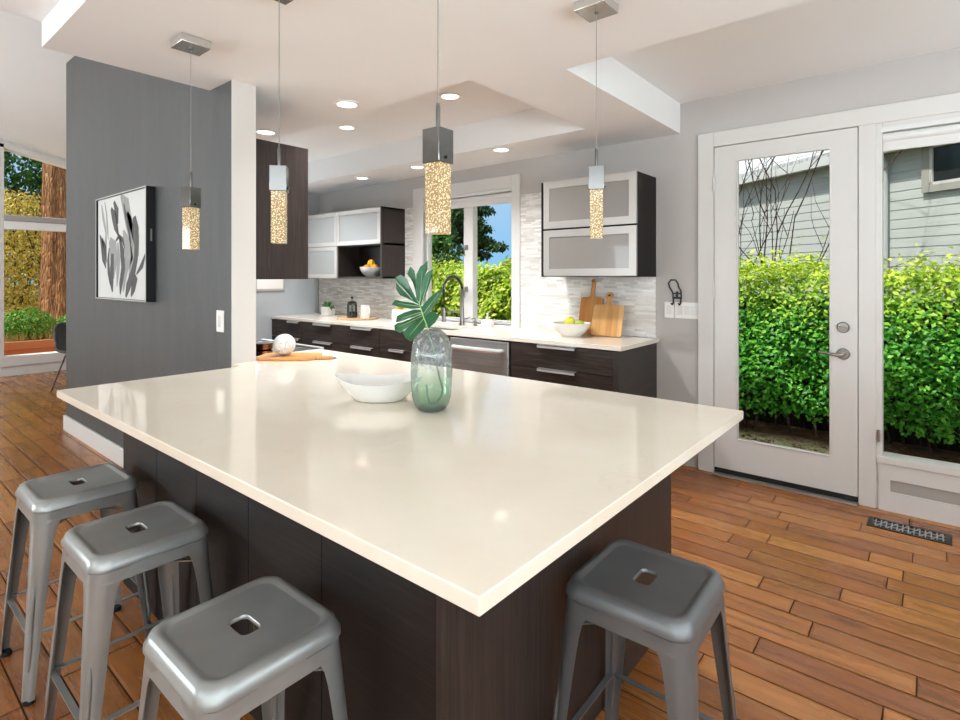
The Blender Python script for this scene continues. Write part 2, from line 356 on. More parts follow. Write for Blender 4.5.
# ---------------------------------------------------------------- helpers
class MB:
    """collects shapes; build() links them as one mesh object"""
    def __init__(s): s.v = []; s.f = []
    def add(s, vs_, fs_):
        o = len(s.v); s.v += [tuple(v) for v in vs_]; s.f += [tuple(i+o for i in f) for f in fs_]; return s
    def box(s, x0, x1, y0, y1, z0, z1):
        return s.add([(x0, y0, z0), (x1, y0, z0), (x1, y1, z0), (x0, y1, z0), (x0, y0, z1), (x1, y0, z1), (x1, y1, z1), (x0, y1, z1)],
                     [(0, 3, 2, 1), (4, 5, 6, 7), (0, 1, 5, 4), (1, 2, 6, 5), (2, 3, 7, 6), (3, 0, 4, 7)])
    def prism(s, poly, h0, h1, axis='z'):
        """polygon (ccw in its plane) extruded; axis z: (x,y), y: (x,z), x: (y,z)"""
        def P(a, b, h): return {'z': (a, b, h), 'y': (a, h, b), 'x': (h, a, b)}[axis]
        n = len(poly)
        vs_ = [P(a, b, h0) for a, b in poly]+[P(a, b, h1) for a, b in poly]
        fs_ = [tuple(range(n-1, -1, -1)), tuple(range(n, 2*n))]+[(i, (i+1) % n, (i+1) % n+n, i+n) for i in range(n)]
        return s.add(vs_, fs_)
    def lathe(s, prof, n=32, c=(0, 0, 0), sx=1, sy=1):
        """profile of (r,z) turned about z; r=0 ends close"""
        vs_ = []; fs_ = []; rows = []
        for r, z in prof:
            if r <= 1e-6: rows.append([len(vs_)]); vs_.append((c[0], c[1], c[2]+z))
            else:
                rows.append(list(range(len(vs_), len(vs_)+n)))
                vs_ += [(c[0]+sx*r*math.cos(2*PI*k/n), c[1]+sy*r*math.sin(2*PI*k/n), c[2]+z) for k in range(n)]
        for a, b in zip(rows, rows[1:]):
            for k in range(n):
                k2 = (k+1) % n
                if len(a) == 1 and len(b) == 1: continue
                if len(a) == 1: fs_.append((a[0], b[k2], b[k]))
                elif len(b) == 1: fs_.append((a[k], a[k2], b[0]))
                else: fs_.append((a[k], a[k2], b[k2], b[k]))
        return s.add(vs_, fs_)
    def tube(s, pts, r, n=10, caps=True):
        pts = [Vector(p) for p in pts]; rr = r if isinstance(r, (list, tuple)) else [r]*len(pts)
        vs_ = []; fs_ = []; up = None
        for i, p in enumerate(pts):
            d = (pts[min(i+1, len(pts)-1)]-pts[max(i-1, 0)]).normalized()
            if up is None:
                up = Vector((0, 0, 1)) if abs(d.z) < .9 else Vector((1, 0, 0))
            a = d.cross(up).normalized(); b = a.cross(d).normalized(); up = b
            vs_ += [tuple(p+rr[i]*(math.cos(2*PI*k/n)*a+math.sin(2*PI*k/n)*b)) for k in range(n)]
        for i in range(len(pts)-1):
            for k in range(n):
                k2 = (k+1) % n; fs_.append((i*n+k, (i+1)*n+k, (i+1)*n+k2, i*n+k2))
        if caps: fs_ += [tuple(range(n)), tuple(range(len(vs_)-1, len(vs_)-n-1, -1))]
        return s.add(vs_, fs_)
    def bar(s, a, b, w, h):
        """rectangular bar from a to b"""
        a, b = Vector(a), Vector(b); d = (b-a).normalized(); up = Vector((0, 0, 1)) if abs(d.z) < .95 else Vector((0, 1, 0))
        sd = d.cross(up).normalized()*w/2; u = sd.cross(d).normalized()*h/2
        vs_ = [a-sd-u, a+sd-u, a+sd+u, a-sd+u, b-sd-u, b+sd-u, b+sd+u, b-sd+u]
        return s.add(vs_, [(0, 1, 2, 3), (7, 6, 5, 4), (0, 4, 5, 1), (1, 5, 6, 2), (2, 6, 7, 3), (3, 7, 4, 0)])
    def loft(s, rings, closed=True, cap0=False, cap1=False):
        n = len(rings[0]); vs_ = [v for r in rings for v in r]; fs_ = []
        for i in range(len(rings)-1):
            for k in range(n if closed else n-1):
                k2 = (k+1) % n; fs_.append((i*n+k, i*n+k2, (i+1)*n+k2, (i+1)*n+k))
        if cap0: fs_.append(tuple(range(n-1, -1, -1)))
        if cap1: fs_.append(tuple(range((len(rings)-1)*n, len(rings)*n)))
        return s.add(vs_, fs_)
    def build(s, name, mat, parent=None, bevel=0, smooth=None, solid=0, sub=0, seg=2, fixn=True):
        me = bpy.data.meshes.new(name); me.from_pydata(s.v, [], s.f); me.update()
        if fixn:
            import bmesh
            b = bmesh.new(); b.from_mesh(me); bmesh.ops.recalc_face_normals(b, faces=b.faces); b.to_mesh(me); b.free()
        o = bpy.data.objects.new(name, me); C.objects.link(o)
        if mat: me.materials.append(M[mat] if isinstance(mat, str) else mat)
        if parent: o.parent = parent
        if smooth:
            me.shade_smooth(); me.set_sharp_from_angle(angle=math.radians(smooth))
        if solid:
            m = o.modifiers.new('solid', 'SOLIDIFY'); m.thickness = solid; m.offset = 0
        if bevel:
            m = o.modifiers.new('bevel', 'BEVEL'); m.width = bevel; m.segments = seg; m.limit_method = 'ANGLE'; m.angle_limit = math.radians(50)
            me.shade_smooth(); me.set_sharp_from_angle(angle=math.radians(40))
        if sub:
            m = o.modifiers.new('sub', 'SUBSURF'); m.levels = sub; m.render_levels = sub
        return o

def tag(o, label=None, cat=None, group=None, kind=None):
    if label: o['label'] = label
    if cat: o['category'] = cat
    if group: o['group'] = group
    if kind: o['kind'] = kind
    return o
def thing(name, label, cat, loc=(0, 0, 0), rz=0, group=None):
    o = bpy.data.objects.new(name, None); C.objects.link(o); o.location = loc; o.rotation_euler = (0, 0, rz); o.empty_display_size = .1
    return tag(o, label, cat, group)
def struct(o, label, cat): return tag(o, label, cat, None, 'structure')
def copy_tree(o, parent=None):
    c = o.copy(); C.objects.link(c)
    if parent: c.parent = parent
    for ch in [x for x in bpy.data.objects if x.parent == o]: copy_tree(ch, c)
    return c
def box(*a): return MB().box(*a)
def rrect(hx, hy, r, n=6, cx=0, cy=0):
    """rounded rectangle outline, ccw"""
    p = []
    for sx, sy, a0 in ((1, 1, 0), (-1, 1, 90), (-1, -1, 180), (1, -1, 270)):
        for k in range(n+1):
            a = math.radians(a0+90*k/n); p.append((cx+sx*(hx-r)+r*math.cos(a), cy+sy*(hy-r)+r*math.sin(a)))
    return p
def ring(pts, z): return [(x, y, z) for x, y in pts]
def leaves(pos, nrm, size, rs, aspect=.55, fold=.25, droop=0.0):
    """many small leaf blades (two quads folded along the midrib) -> verts, faces"""
    n = len(pos); pos = np.asarray(pos); nrm = np.asarray(nrm)
    nrm = nrm/np.maximum(1e-6, np.linalg.norm(nrm, axis=1))[:, None]
    t = rs.normal(size=(n, 3)); t[:, 2] -= droop; t -= nrm*np.sum(t*nrm, 1)[:, None]; t /= np.maximum(1e-6, np.linalg.norm(t, axis=1))[:, None]
    b = np.cross(nrm, t); L = (size*(.6+.8*rs.random(n)))[:, None]; W = L*aspect*.5
    p0 = pos; p1 = pos+t*L*.5+nrm*L*.03; p2 = pos+t*L
    l = pos+t*L*.45+b*W+nrm*W*fold; r = pos+t*L*.45-b*W+nrm*W*fold
    v = np.stack([p0, l, p2, r, p1], 1).reshape(-1, 3)
    i = np.arange(n)*5
    f = np.concatenate([np.stack([i, i+4, i+2, i+1], 1), np.stack([i, i+3, i+2, i+4], 1)])
    return v, f
def big_mesh(name, v, f, mat, parent=None):
    me = bpy.data.meshes.new(name); me.from_pydata(v.tolist(), [], f.tolist()); me.update()
    o = bpy.data.objects.new(name, me); C.objects.link(o); me.materials.append(M[mat])
    if parent: o.parent = parent
    return o

# ---------------------------------------------------------------- the room
YW = 4.02                       # kitchen window wall (inner face)
o = box(-12, 4, -5, 4.16, -.12, 0).build('floor', 'hardwood'); struct(o, 'hand scraped hardwood plank floor running past the island', 'floor')

m = MB()
WX0, WX1, WZ0, WZ1 = -4.13, -2.935, .93, 2.20      # kitchen window opening
DX0, DX1 = -1.195, .62                              # door + side light opening
m.box(-6.15, WX0, YW, YW+.14, 0, 2.80); m.box(WX0, WX1, YW, YW+.14, 0, WZ0); m.box(WX0, WX1, YW, YW+.14, WZ1, 2.80)
m.box(WX1, DX0, YW, YW+.14, 0, 2.80); m.box(DX0, DX1, YW, YW+.14, 2.295, 2.80); m.box(DX1, 3.1, YW, YW+.14, 0, 2.80)
o = m.build('wall_back', 'wall_paint'); struct(o, 'warm grey wall around the glazed door and kitchen window', 'wall')
o = box(-6.15, -6.0, 1.53, YW, 0, 2.80).build('wall_left', 'side_wall_paint'); struct(o, 'cool grey side wall at the far end of the kitchen counter', 'wall')
m = box(-6.0, -2.88, 1.39, 1.52, 0, 3.30)
o = m.build('wall_divider', 'charcoal_paint'); struct(o, 'charcoal painted dividing wall carrying the framed picture', 'wall')
o = box(-2.88, -2.874, 1.388, 1.522, .0, 2.43).build('trim_1', 'wall_pale'); struct(o, 'pale painted end face of the charcoal dividing wall', 'trim')
o = box(-6.02, -2.9, 1.372, 1.39, 0, .135).build('baseboard_divider', 'trim_white', bevel=.004); struct(o, 'white baseboard along the charcoal dividing wall', 'baseboard')
o = box(3.0, 3.14, -4.0, YW, 0, 2.80).build('wall_right', 'wall_paint'); struct(o, 'grey right wall of the living room out of view', 'wall')
o = MB().box(-10, 3.1, -4.14, -4.0, 0, 4.7).build('wall_front', 'wall_pale'); struct(o, 'pale front wall behind the viewer', 'wall')
o = MB().box(-3.14, -3.06, -4, .636, 2.75, 4.6).box(-6.02, -5.98, 1.53, 4.1, 2.80, 3.30).box(-6.0, -3.14, 1.45, 1.53, 2.80, 3.30).build('wall_upper', 'wall_pale'); struct(o, 'upper wall between flat ceiling and vault', 'wall')
o = box(-10.0, -6.15, 4.0, 4.14, 0, 3.3).build('wall_dining', 'wall_pale'); struct(o, 'pale dining room wall hidden behind the dividing wall', 'wall')

m = MB()
H = 2.43
m.box(-3.14, 3, .636, 1.39, H, 2.75); m.box(-2.874, 3, 1.39, 1.522, H, 2.75); m.box(-6, 3, 1.522, 2.205, H, 2.75)
m.box(-1.43, 3, 2.205, 2.40, H, 2.75); m.box(-1.9, -1.43, 2.205, YW, H, 2.75); m.box(-6, -1.9, 3.46, YW, H, 2.75)
m.box(-6, -1.9, 2.205, 3.46, 2.66, 2.75); m.box(-1.43, 3, 2.40, YW, 2.65, 2.75); m.box(-3.14, 3, -4, .636, 2.545, 2.75)
o = m.build('ceiling', 'ceiling_paint'); struct(o, 'white stepped ceiling with lowered bands and recessed tray', 'ceiling')
# sloped vault over the dining room; also the roof that keeps the sun out
vz = lambda y: 3.31-.22*(y-1.39)
m = MB(); m.prism([(-4.2, vz(-4.2)), (4.16, vz(4.16)), (4.16, vz(4.16)+.15), (-4.2, vz(-4.2)+.15)], -10.0, -3.06, 'x')
o = m.build('ceiling_vault', 'vault_paint'); o.name = 'ceiling'; struct(o, 'white sloped vault ceiling beyond the charcoal wall', 'ceiling')

# dining window wall (x = -9.85)
XD = -9.85
y0, y1, z0, z1 = 1.578, 3.2, .27, 2.045          # lower opening
def slope_z(y): return 3.155-.22*(y-1.55)
m = MB()
m.box(XD-.15, XD, -4.0, y0, 0, vz(-4)); m.box(XD-.15, XD, y1, 4.14, 0, 3.2); m.box(XD-.15, XD, y0, y1, 0, z0)
m.box(XD-.15, XD, y0, y1, 2.045, 2.235)
m.prism([(y0, slope_z(y0)), (y1, slope_z(y1)), (y1, vz(y1)+.05), (y0, vz(y0)+.05)], XD-.15, XD, 'x')
o = m.build('wall_dining_window', 'vault_paint'); struct(o, 'white end wall around the tall dining window', 'wall')
wd = thing('window_3', 'tall dining window with sloped top and white midrail', 'window', (XD, 0, 0)); wd['kind'] = 'structure'
m = MB()
m.box(.0, .03, 1.46, y0, .12, slope_z(y0)+.06); m.prism([(1.46, slope_z(1.46)), (y1, slope_z(y1)), (y1, slope_z(y1)+.085), (1.46, slope_z(1.46)+.085)], 0, .03, 'x')
m.box(.0, .05, 1.46, y1, .14, z0)
m.build('window_casing', 'trim_white', wd, bevel=.004)
box(-.05, .06, y0, y1, 2.15, 2.225).build('window_ledge', 'recess_grey', wd, bevel=.004)
box(-.02, .045, y0, y1, 2.035, 2.148).build('window_blind', 'white_plastic', wd, bevel=.006)
m = MB(); m.add([(-.07, y0, z0), (-.07, y1, z0), (-.07, y1, 2.045), (-.07, y0, 2.045)], [(0, 1, 2, 3)]); m.add([(-.07, y0, 2.235), (-.07, y1, 2.235), (-.07, y1, slope_z(y1)), (-.07, y0, slope_z(y0))], [(0, 1, 2, 3)])
m.build('pane', 'pane_glass', wd)
o = box(XD, XD+.016, -4, 4, 0, .12).build('baseboard_dining', 'trim_white', bevel=.004); struct(o, 'white baseboard under the dining window', 'baseboard')

# kitchen window
kw = thing('window_1', 'white two-sash kitchen window above the sink with roller blind', 'window', (0, YW, 0)); kw['kind'] = 'structure'
m = MB()
m.box(-4.255, WX0+.02, -.022, 0, .915, 2.305); m.box(WX1-.02, -2.862, -.022, 0, .915, 2.305); m.box(WX0+.02, WX1-.02, -.022, 0, WZ1-.01, 2.305)
m.build('window_casing', 'trim_white', kw, bevel=.004)
m = MB(); yf0, yf1 = .05, .11
m.box(WX0, WX0+.03, yf0, yf1, WZ0, WZ1); m.box(WX1-.035, WX1, yf0, yf1, WZ0, WZ1); m.box(WX0, WX1, yf0, yf1, WZ0, WZ0+.035); m.box(WX0, WX1, yf0, yf1, WZ1-.05, WZ1)
m.box(-3.583, -3.466, yf0-.015, yf1, WZ0, WZ1)
m.build('window_frame', 'trim_white', kw, bevel=.004)
box(WX0, WX1, -.02, .05, WZ0-.02, WZ0).build('window_sill', 'trim_white', kw, bevel=.004)
m = MB(); m.box(WX0+.005, WX1-.005, .0, .045, 2.165, 2.198); m.tube([(WX0+.01, .025, 2.135), (WX1-.01, .025, 2.135)], .022, 12); m.build('roller_blind', 'shade_fabric_grey', kw, smooth=40)
box(WX0+.01, WX1-.01, .012, .030, 2.06, 2.125).build('blind_drop', 'shade_fabric', kw, bevel=.003)
for zz in (1.66, 1.25):
    l = MB().box(-3.555, -3.525, .012, .034, zz-.02, zz+.03).build('sash_lock', 'satin_nickel', kw, bevel=.003)
    MB().tube([(-3.54, .012, zz+.0), (-3.54, -.006, zz-.02), (-3.53, -.01, zz-.08)], .006, 8).build('lever', 'satin_nickel', l, smooth=40)
m = MB()
for a, b in ((WX0+.025, -3.575), (-3.475, WX1-.03)):
    m.add([(a, .08, WZ0+.03), (b, .08, WZ0+.03), (b, .08, WZ1-.04), (a, .08, WZ1-.04)], [(0, 1, 2, 3)])
m.build('pane', 'pane_glass', kw)

# glazed door
YD = YW-.02
d = thing('door_1', 'white full-glass exterior door beside the tall fixed window', 'door', (0, YD, 0)); d['kind'] = 'structure'
gx0, gx1, gz0, gz1 = -1.034, -.492, .262, 2.178
sx0, sx1, sz0, sz1 = -1.183, -.352, .045, 2.285
m = MB()
m.box(sx0, gx0, 0, .045, sz0, sz1); m.box(gx1, sx1, 0, .045, sz0, sz1); m.box(gx0, gx1, 0, .045, sz0, gz0); m.box(gx0, gx1, 0, .045, gz1, sz1)
m.build('door_leaf', 'trim_white', d)
m = MB(); e = .005
for a in ((gx0-.004, gx0+e, gz0, gz1), (gx1-e, gx1+.004, gz0, gz1), (gx0, gx1, gz0-.004, gz0+e), (gx0, gx1, gz1-e, gz1+.004)): m.box(a[0], a[1], -.006, .01, a[2], a[3])
m.build('glazing_bead', 'trim_white', d, bevel=.003)
MB().add([(gx0, .022, gz0), (gx1, .022, gz0), (gx1, .022, gz1), (gx0, .022, gz1)], [(0, 1, 2, 3)]).build('pane', 'pane_glass', d)
box(sx0, sx1, .002, .04, .012, .045).build('door_sweep', 'rubber', d)
for zz in (2.03, 1.28, .35):
    MB().tube([(sx0-.004, -.008, zz-.055), (sx0-.004, -.008, zz+.055)], .008, 10).box(sx0-.02, sx0+.016, -.003, .001, zz-.05, zz+.05).build('hinge', 'trim_white', d, smooth=40)
hx = -.425
dz = 1.12
b_ = MB()
def disc(m, c, r, y0_, y1_, n=28, taper=.85):
    ringa = [(c[0]+r*math.cos(2*PI*k/n), y0_, c[1]+r*math.sin(2*PI*k/n)) for k in range(n)]
    ringm = [(c[0]+r*math.cos(2*PI*k/n), y0_+(y1_-y0_)*.6, c[1]+r*math.sin(2*PI*k/n)) for k in range(n)]
    ringb = [(c[0]+r*taper*math.cos(2*PI*k/n), y1_, c[1]+r*taper*math.sin(2*PI*k/n)) for k in range(n)]
    m.loft([ringa, ringm, ringb], cap0=True, cap1=True); return m
dbz, lvz = 1.068, .905
db = disc(MB(), (hx, dbz), .033, 0, -.014).build('deadbolt', 'satin_nickel', d, smooth=35)
MB().box(hx-.02, hx+.02, -.034, -.014, dbz-.006, dbz+.006).build('thumb_turn', 'satin_nickel', db, bevel=.003)
lv = disc(MB(), (hx, lvz), .035, 0, -.012).build('lever_rose', 'satin_nickel', d, smooth=35)
MB().tube([(hx, -.012, lvz), (hx, -.05, lvz), (hx-.03, -.056, lvz-.004), (hx-.08, -.056, lvz+.002), (hx-.125, -.052, lvz+.008)], [.011, .011, .010, .008, .006], 12).build('lever_handle', 'satin_nickel', lv, smooth=50)

m = MB()
m.box(-1.295, -1.188, -.005, .02, 0, 2.395); m.box(-1.188, 3.0, -.005, .02, 2.290, 2.395); m.box(-.348, -.262, -.005, .14, 0, 2.290)
m.box(.60, .72, -.005, .02, 0, 2.290)
o = m.build('trim_2', 'trim_white', None, bevel=.003); o.location = (0, YD, 0); struct(o, 'white casing around the glazed door and fixed window', 'trim')
o = box(-1.19, -.35, YD-.045, YD+.0, .002, .012).build('trim_3', 'threshold_metal'); struct(o, 'metal threshold strip under the glazed door', 'trim')
o = MB().box(-1.19, -.35, YD+.05, YD+.16, -.05, .01).build('trim_4', 'threshold_metal'); struct(o, 'outer sill under the glazed door', 'trim')
fw = thing('window_2', 'tall fixed window right of the glazed door above a white panel', 'window', (0, YD, 0)); fw['kind'] = 'structure'
fx0, fx1, fz0, fz1 = -.262, .60, .305, 2.262
m = MB()
m.box(fx0-.004, fx0+.03, .004, .12, fz0, 2.30); m.box(fx1-.022, fx1, .004, .12, fz0, 2.29); m.box(fx0+.03, fx1-.022, .004, .12, fz1-.004, 2.294); 
m.build('window_frame', 'trim_white', fw, bevel=.003)
box(fx0, fx1, -.01, .12, fz0-.03, fz0+.012).build('window_sill', 'trim_white', fw, bevel=.004)
m = MB(); m.box(fx0, fx1, .01, .12, 0, fz0-.03)
pl = m.build('lower_panel', 'trim_white', fw)
mm = MB(); mm.box(fx0+.012, fx1, -.002, .01, .275, .29); mm.box(fx0+.012, -.195, -.002, .01, 0, .275); mm.box(-.195, .6, -.002, .01, .185, .275); mm.box(-.195, .6, -.002, .01, 0, .115)
mm.build('panel_rail', 'trim_white', pl)
box(-.195, .6, .006, .012, .115, .185).build('recess', 'recess_grey', pl)
MB().add([(fx0+.02, .07, fz0), (fx1-.02, .07, fz0), (fx1-.02, .07, fz1), (fx0+.02, .07, fz1)], [(0, 1, 2, 3)]).build('pane', 'pane_glass', fw)
MB().tube([(fx0+.031, .035, 2.205), (fx1-.024, .035, 2.205)], .026, 14).box(fx0+.028, fx1-.024, .004, .06, 2.235, 2.262).build('roller_blind', 'shade_fabric_grey', fw, smooth=40)
box(fx0+.03, fx1-.03, .03, .045, 2.125, 2.20).build('blind_drop', 'shade_fabric', fw, bevel=.003)
box(fx0+.006, fx0+.02, -.012, .004, .40, .47).build('window_latch', 'satin_nickel', fw, bevel=.002)

# ---------------------------------------------------------------- far counter run
ZC = .915; YF = 3.385                        # counter height, front plane of the base cabinets
def edge_pull(name, x0, x1, z, parent, y=YF-.02):
    return MB().box(x0, x1, y-.026, y+.004, z-.002, z+.004).box(x0, x1, y-.026, y-.021, z-.018, z+.004).build(name, 'handle_steel', parent)
def drawer_unit(name, label, x0, x1, hx0, hx1, splits, mat='espresso_far', end=None, group='dark base cabinets along the window wall'):
    t = thing(name, label, 'cabinet', ((x0+x1)/2, YF, 0), 0, group); ox = (x0+x1)/2
    box(x0-ox, x1-ox, .0, YW-.004-YF, .10, .882).build('body', 'cabinet_black', t)
    box(x0-ox, x1-ox, .05, .10, 0, .10).build('toe_kick', 'cabinet_black', t)
    for za, zb in splits:
        dr = box(x0-ox+.002, x1-ox-.002, -.02, -.0005, za+.002, zb-.002).build('drawer', mat, t, bevel=.0015)
        edge_pull('handle', hx0-ox, hx1-ox, zb-.002, dr, -.02)
    if end:
        box(x1-ox, x1-ox+.04, -.022, YW-.004-YF, 0, .882).build('end_panel', 'espresso_y', t)
    return t
S3 = ((.69, .88), (.40, .69), (.11, .40))
drawer_unit('drawer_cabinet', 'dark drawer cabinet at right end of far counter below the cutting boards', -2.495, -1.645, -2.235, -1.925, ((.708, .88), (.41, .708), (.11, .41)), end=True)
drawer_unit('drawer_cabinet', 'leftmost dark drawer cabinet of far counter beside the side wall', -5.985, -5.362, -5.62, -5.40, S3)
drawer_unit('drawer_cabinet', 'wide dark drawer cabinet below the succulent, second from the side wall', -5.358, -4.512, -5.11, -4.80, S3)
drawer_unit('drawer_cabinet', 'dark drawer cabinet below the coffee press, left of the sink cabinet', -4.508, -4.042, -4.455, -4.145, S3)
t = thing('sink_cabinet', 'dark sink base cabinet below the window left of the dishwasher', 'cabinet', (-3.585, YF, 0), 0, 'dark base cabinets along the window wall')
MB().box(-.453, .453, .0, .02, .10, .882).box(-.453, -.44, .02, .62, .1, .882).box(.44, .453, .02, .62, .1, .882).box(-.44, .44, .02, .62, .1, .12).build('body', 'cabinet_black', t)
box(-.453, .453, .05, .10, 0, .10).build('toe_kick', 'cabinet_black', t)
box(-.451, .451, -.02, -.0005, .708, .878).build('drawer', 'espresso_far', t, bevel=.0015)
for s in (-1, 1):
    dr = box(min(s*.002, s*.451), max(s*.002, s*.451), -.02, -.0005, .112, .704).build('door', 'espresso_far', t, bevel=.0015)
    edge_pull('handle', s*.2-.1, s*.2+.1, .704, dr, -.02)
t = thing('dishwasher', 'stainless steel dishwasher with a bowed bar handle in the far counter', 'dishwasher', (-2.815, YF, 0))
box(-.308, .308, .002, .60, .02, .875).build('body', 'cabinet_black', t)
dr = box(-.305, .305, -.03, 0, .11, .872).build('door', 'brushed_steel', t, bevel=.006)
MB().tube([(-.25, -.028, .80), (-.25, -.05, .80), (-.235, -.07, .80), (-.15, -.079, .80), (0, -.083, .80), (.15, -.079, .80), (.235, -.07, .80), (.25, -.05, .80), (.25, -.028, .80)], [.016, .018, .019, .02, .02, .02, .019, .018, .016], 12).build('bar_handle', 'handle_steel', dr, smooth=50)
box(-.305, .305, .04, .08, 0, .108).build('toe_kick', 'cabinet_black', t)

# counter top with sink hole
SX0, SX1, SY0, SY1 = -3.90, -3.19, 3.46, 3.80
m = MB()
x0, x1, y0_, y1_ = -5.995, -1.585, 3.362, YW-.001
poly_o = [(x0, y0_), (x1, y0_), (x1, y1_), (x0, y1_)]; poly_i = [(SX0, SY0), (SX1, SY0), (SX1, SY1), (SX0, SY1)]
for z in (.885, ZC):
    pass
vs_ = [(a, b, z) for z in (.885, ZC) for a, b in poly_o+poly_i]
fs_ = []
for k in range(4):
    k2 = (k+1) % 4
    fs_ += [(8+k, 8+k2, 12+k2, 12+k), (k2, k, 4+k, 4+k2), (k, k2, 8+k2, 8+k), (4+k2, 4+k, 12+k, 12+k2)]
m.add(vs_, fs_)
o = m.build('countertop', 'quartz_far', None, bevel=.002); tag(o, 'long cream quartz countertop along the kitchen window wall', 'countertop')
t = thing('sink', 'stainless undermount sink set in the far counter below the window', 'sink', ((SX0+SX1)/2, (SY0+SY1)/2, .884))
hx_, hy_ = (SX1-SX0)/2+.012, (SY1-SY0)/2+.012
MB().loft([ring(rrect(hx_, hy_, .03), 0), ring(rrect(hx_-.016, hy_-.016, .03), 0), ring(rrect(hx_-.022, hy_-.022, .04), -.20), ring(rrect(.03, .03, .02), -.21)], cap1=True).build('basin', 'brushed_steel', t, smooth=50)
MB().lathe([(0, -.203), (.04, -.203), (.045, -.207)], 20).build('drain', 'chrome', t)

# spring faucet
t = thing('faucet', 'tall gooseneck spring faucet behind the sink', 'faucet', (-3.45, 3.88, ZC))
MB().lathe([(0, 0), (.03, 0), (.03, .012), (.021, .02), (.019, .06), (.019, .16), (.016, .17), (.016, .345), (.013, .35), (0, .35)], 20).build('column', 'satin_nickel', t, smooth=40)
arc = [(0, 0, .345)]+[(-.118+.118*math.cos(a), 0, .345+.118*math.sin(a)*1.0) for a in [math.radians(10*k) for k in range(1, 19)]]+[(-.236, 0, .30)]
sp_ = MB().tube(arc, .011, 10).build('spring_hose', 'black_metal', t, smooth=50)
mm = MB()
tot = len(arc)
for k in range(2, 37):
    u = k/38*(tot-1); i = int(u); f_ = u-i
    p = Vector(arc[i]).lerp(Vector(arc[min(i+1, tot-1)]), f_); q = Vector(arc[min(i+1, tot-1)])-Vector(arc[i]); q.normalize()
    mm.tube([p-q*.002, p+q*.002], .015, 10)
mm.build('spring_coil', 'satin_nickel', sp_)
MB().tube([(-.236, 0, .30), (-.236, 0, .16)], .008, 10).build('hose', 'black_metal', t, smooth=50)
MB().lathe([(.0, .16), (.014, .16), (.017, .13), (.017, .05), (.021, .03), (.021, .02), (0, .02)], 16, (-.236, 0, 0)).build('spray_head', 'satin_nickel', t, smooth=40)
MB().tube([(-.015, 0, .125), (-.216, 0, .125)], .008, 10).lathe([(.018, .11), (.024, .11), (.024, .14), (.018, .14)], 16, (-.236, 0, 0)).build('docking_arm', 'satin_nickel', t, smooth=40)
MB().tube([(.015, 0, .06), (.06, 0, .065), (.11, -.01, .085)], [.01, .008, .006], 10).build('lever', 'satin_nickel', t, smooth=50)
t = thing('soap_pump', 'small chrome soap pump standing right of the spring faucet', 'soap pump', (-3.30, 3.90, ZC))
MB().lathe([(0, 0), (.02, 0), (.02, .012), (.012, .016), (.012, .05), (0, .05)], 16).build('body', 'satin_nickel', t, smooth=40)
MB().tube([(0, 0, .048), (0, 0, .07), (-.015, -.02, .072), (-.02, -.035, .066)], .006, 8).build('spout', 'satin_nickel', t, smooth=50)
t = thing('soap_bottle', 'squat pale pink bottle on the counter below the right window sash', 'bottle', (-3.13, 3.87, ZC))
MB().loft([ring(rrect(.055, .03, .012), 0), ring(rrect(.056, .031, .012), .05), ring(rrect(.05, .026, .012), .066), ring(rrect(.018, .018, .012), .072)], cap0=True, cap1=True).build('body', 'bread_soap', t, smooth=50)
MB().lathe([(.016, .07), (.016, .09), (.006, .092), (.006, .12), (.014, .121), (.014, .13), (0, .131)], 14).build('pump', 'ceramic_matte', t, smooth=40)

# tile backsplash
for a in ((-5.995, -4.26, 'white and grey mosaic tile backsplash left of the kitchen window'), (-2.86, -1.61, 'white and grey mosaic tile backsplash right of the kitchen window')):
    o = box(a[0], a[1], YW-.010, YW-.0005, ZC+.002, 2.115).build('tile_backsplash', 'mosaic_tile'); tag(o, a[2], 'backsplash', 'mosaic tile backsplash')

# upper cabinet on the right of the window
def framed_door(parent, x0, x1, z0, z1, y, mat='frosted_glass', fr=.055, frm='door_frame_metal'):
    m = MB(); t_ = .02
    m.box(x0, x1, y-t_, y, z0, z0+fr); m.box(x0, x1, y-t_, y, z1-fr, z1); m.box(x0, x0+fr, y-t_, y, z0+fr, z1-fr); m.box(x1-fr, x1, y-t_, y, z0+fr, z1-fr)
    f = m.build('door', frm, parent)
    box(x0+fr-.004, x1-fr+.004, y-.013, y-.007, z0+fr-.004, z1-fr+.004).build('frosted_pane', mat, f)
    return f
t = thing('wall_cabinet', 'black wall cabinet with two frosted lift doors right of the window', 'cabinet', (-2.0, YW, 0))
box(-.40, .39, -.345, -.012, 1.378, 2.125).build('body', 'cabinet_black', t)
box(-.402, -.388, -.368, -.344, 1.378, 2.125).build('side_edge', 'cabinet_black', t)
box(.39, .394, -.345, -.012, 1.378, 2.125).build('side_panel', 'cabinet_black', t)
framed_door(t, -.382, .392, 1.385, 1.742, -.348); framed_door(t, -.382, .392, 1.756, 2.125, -.348)
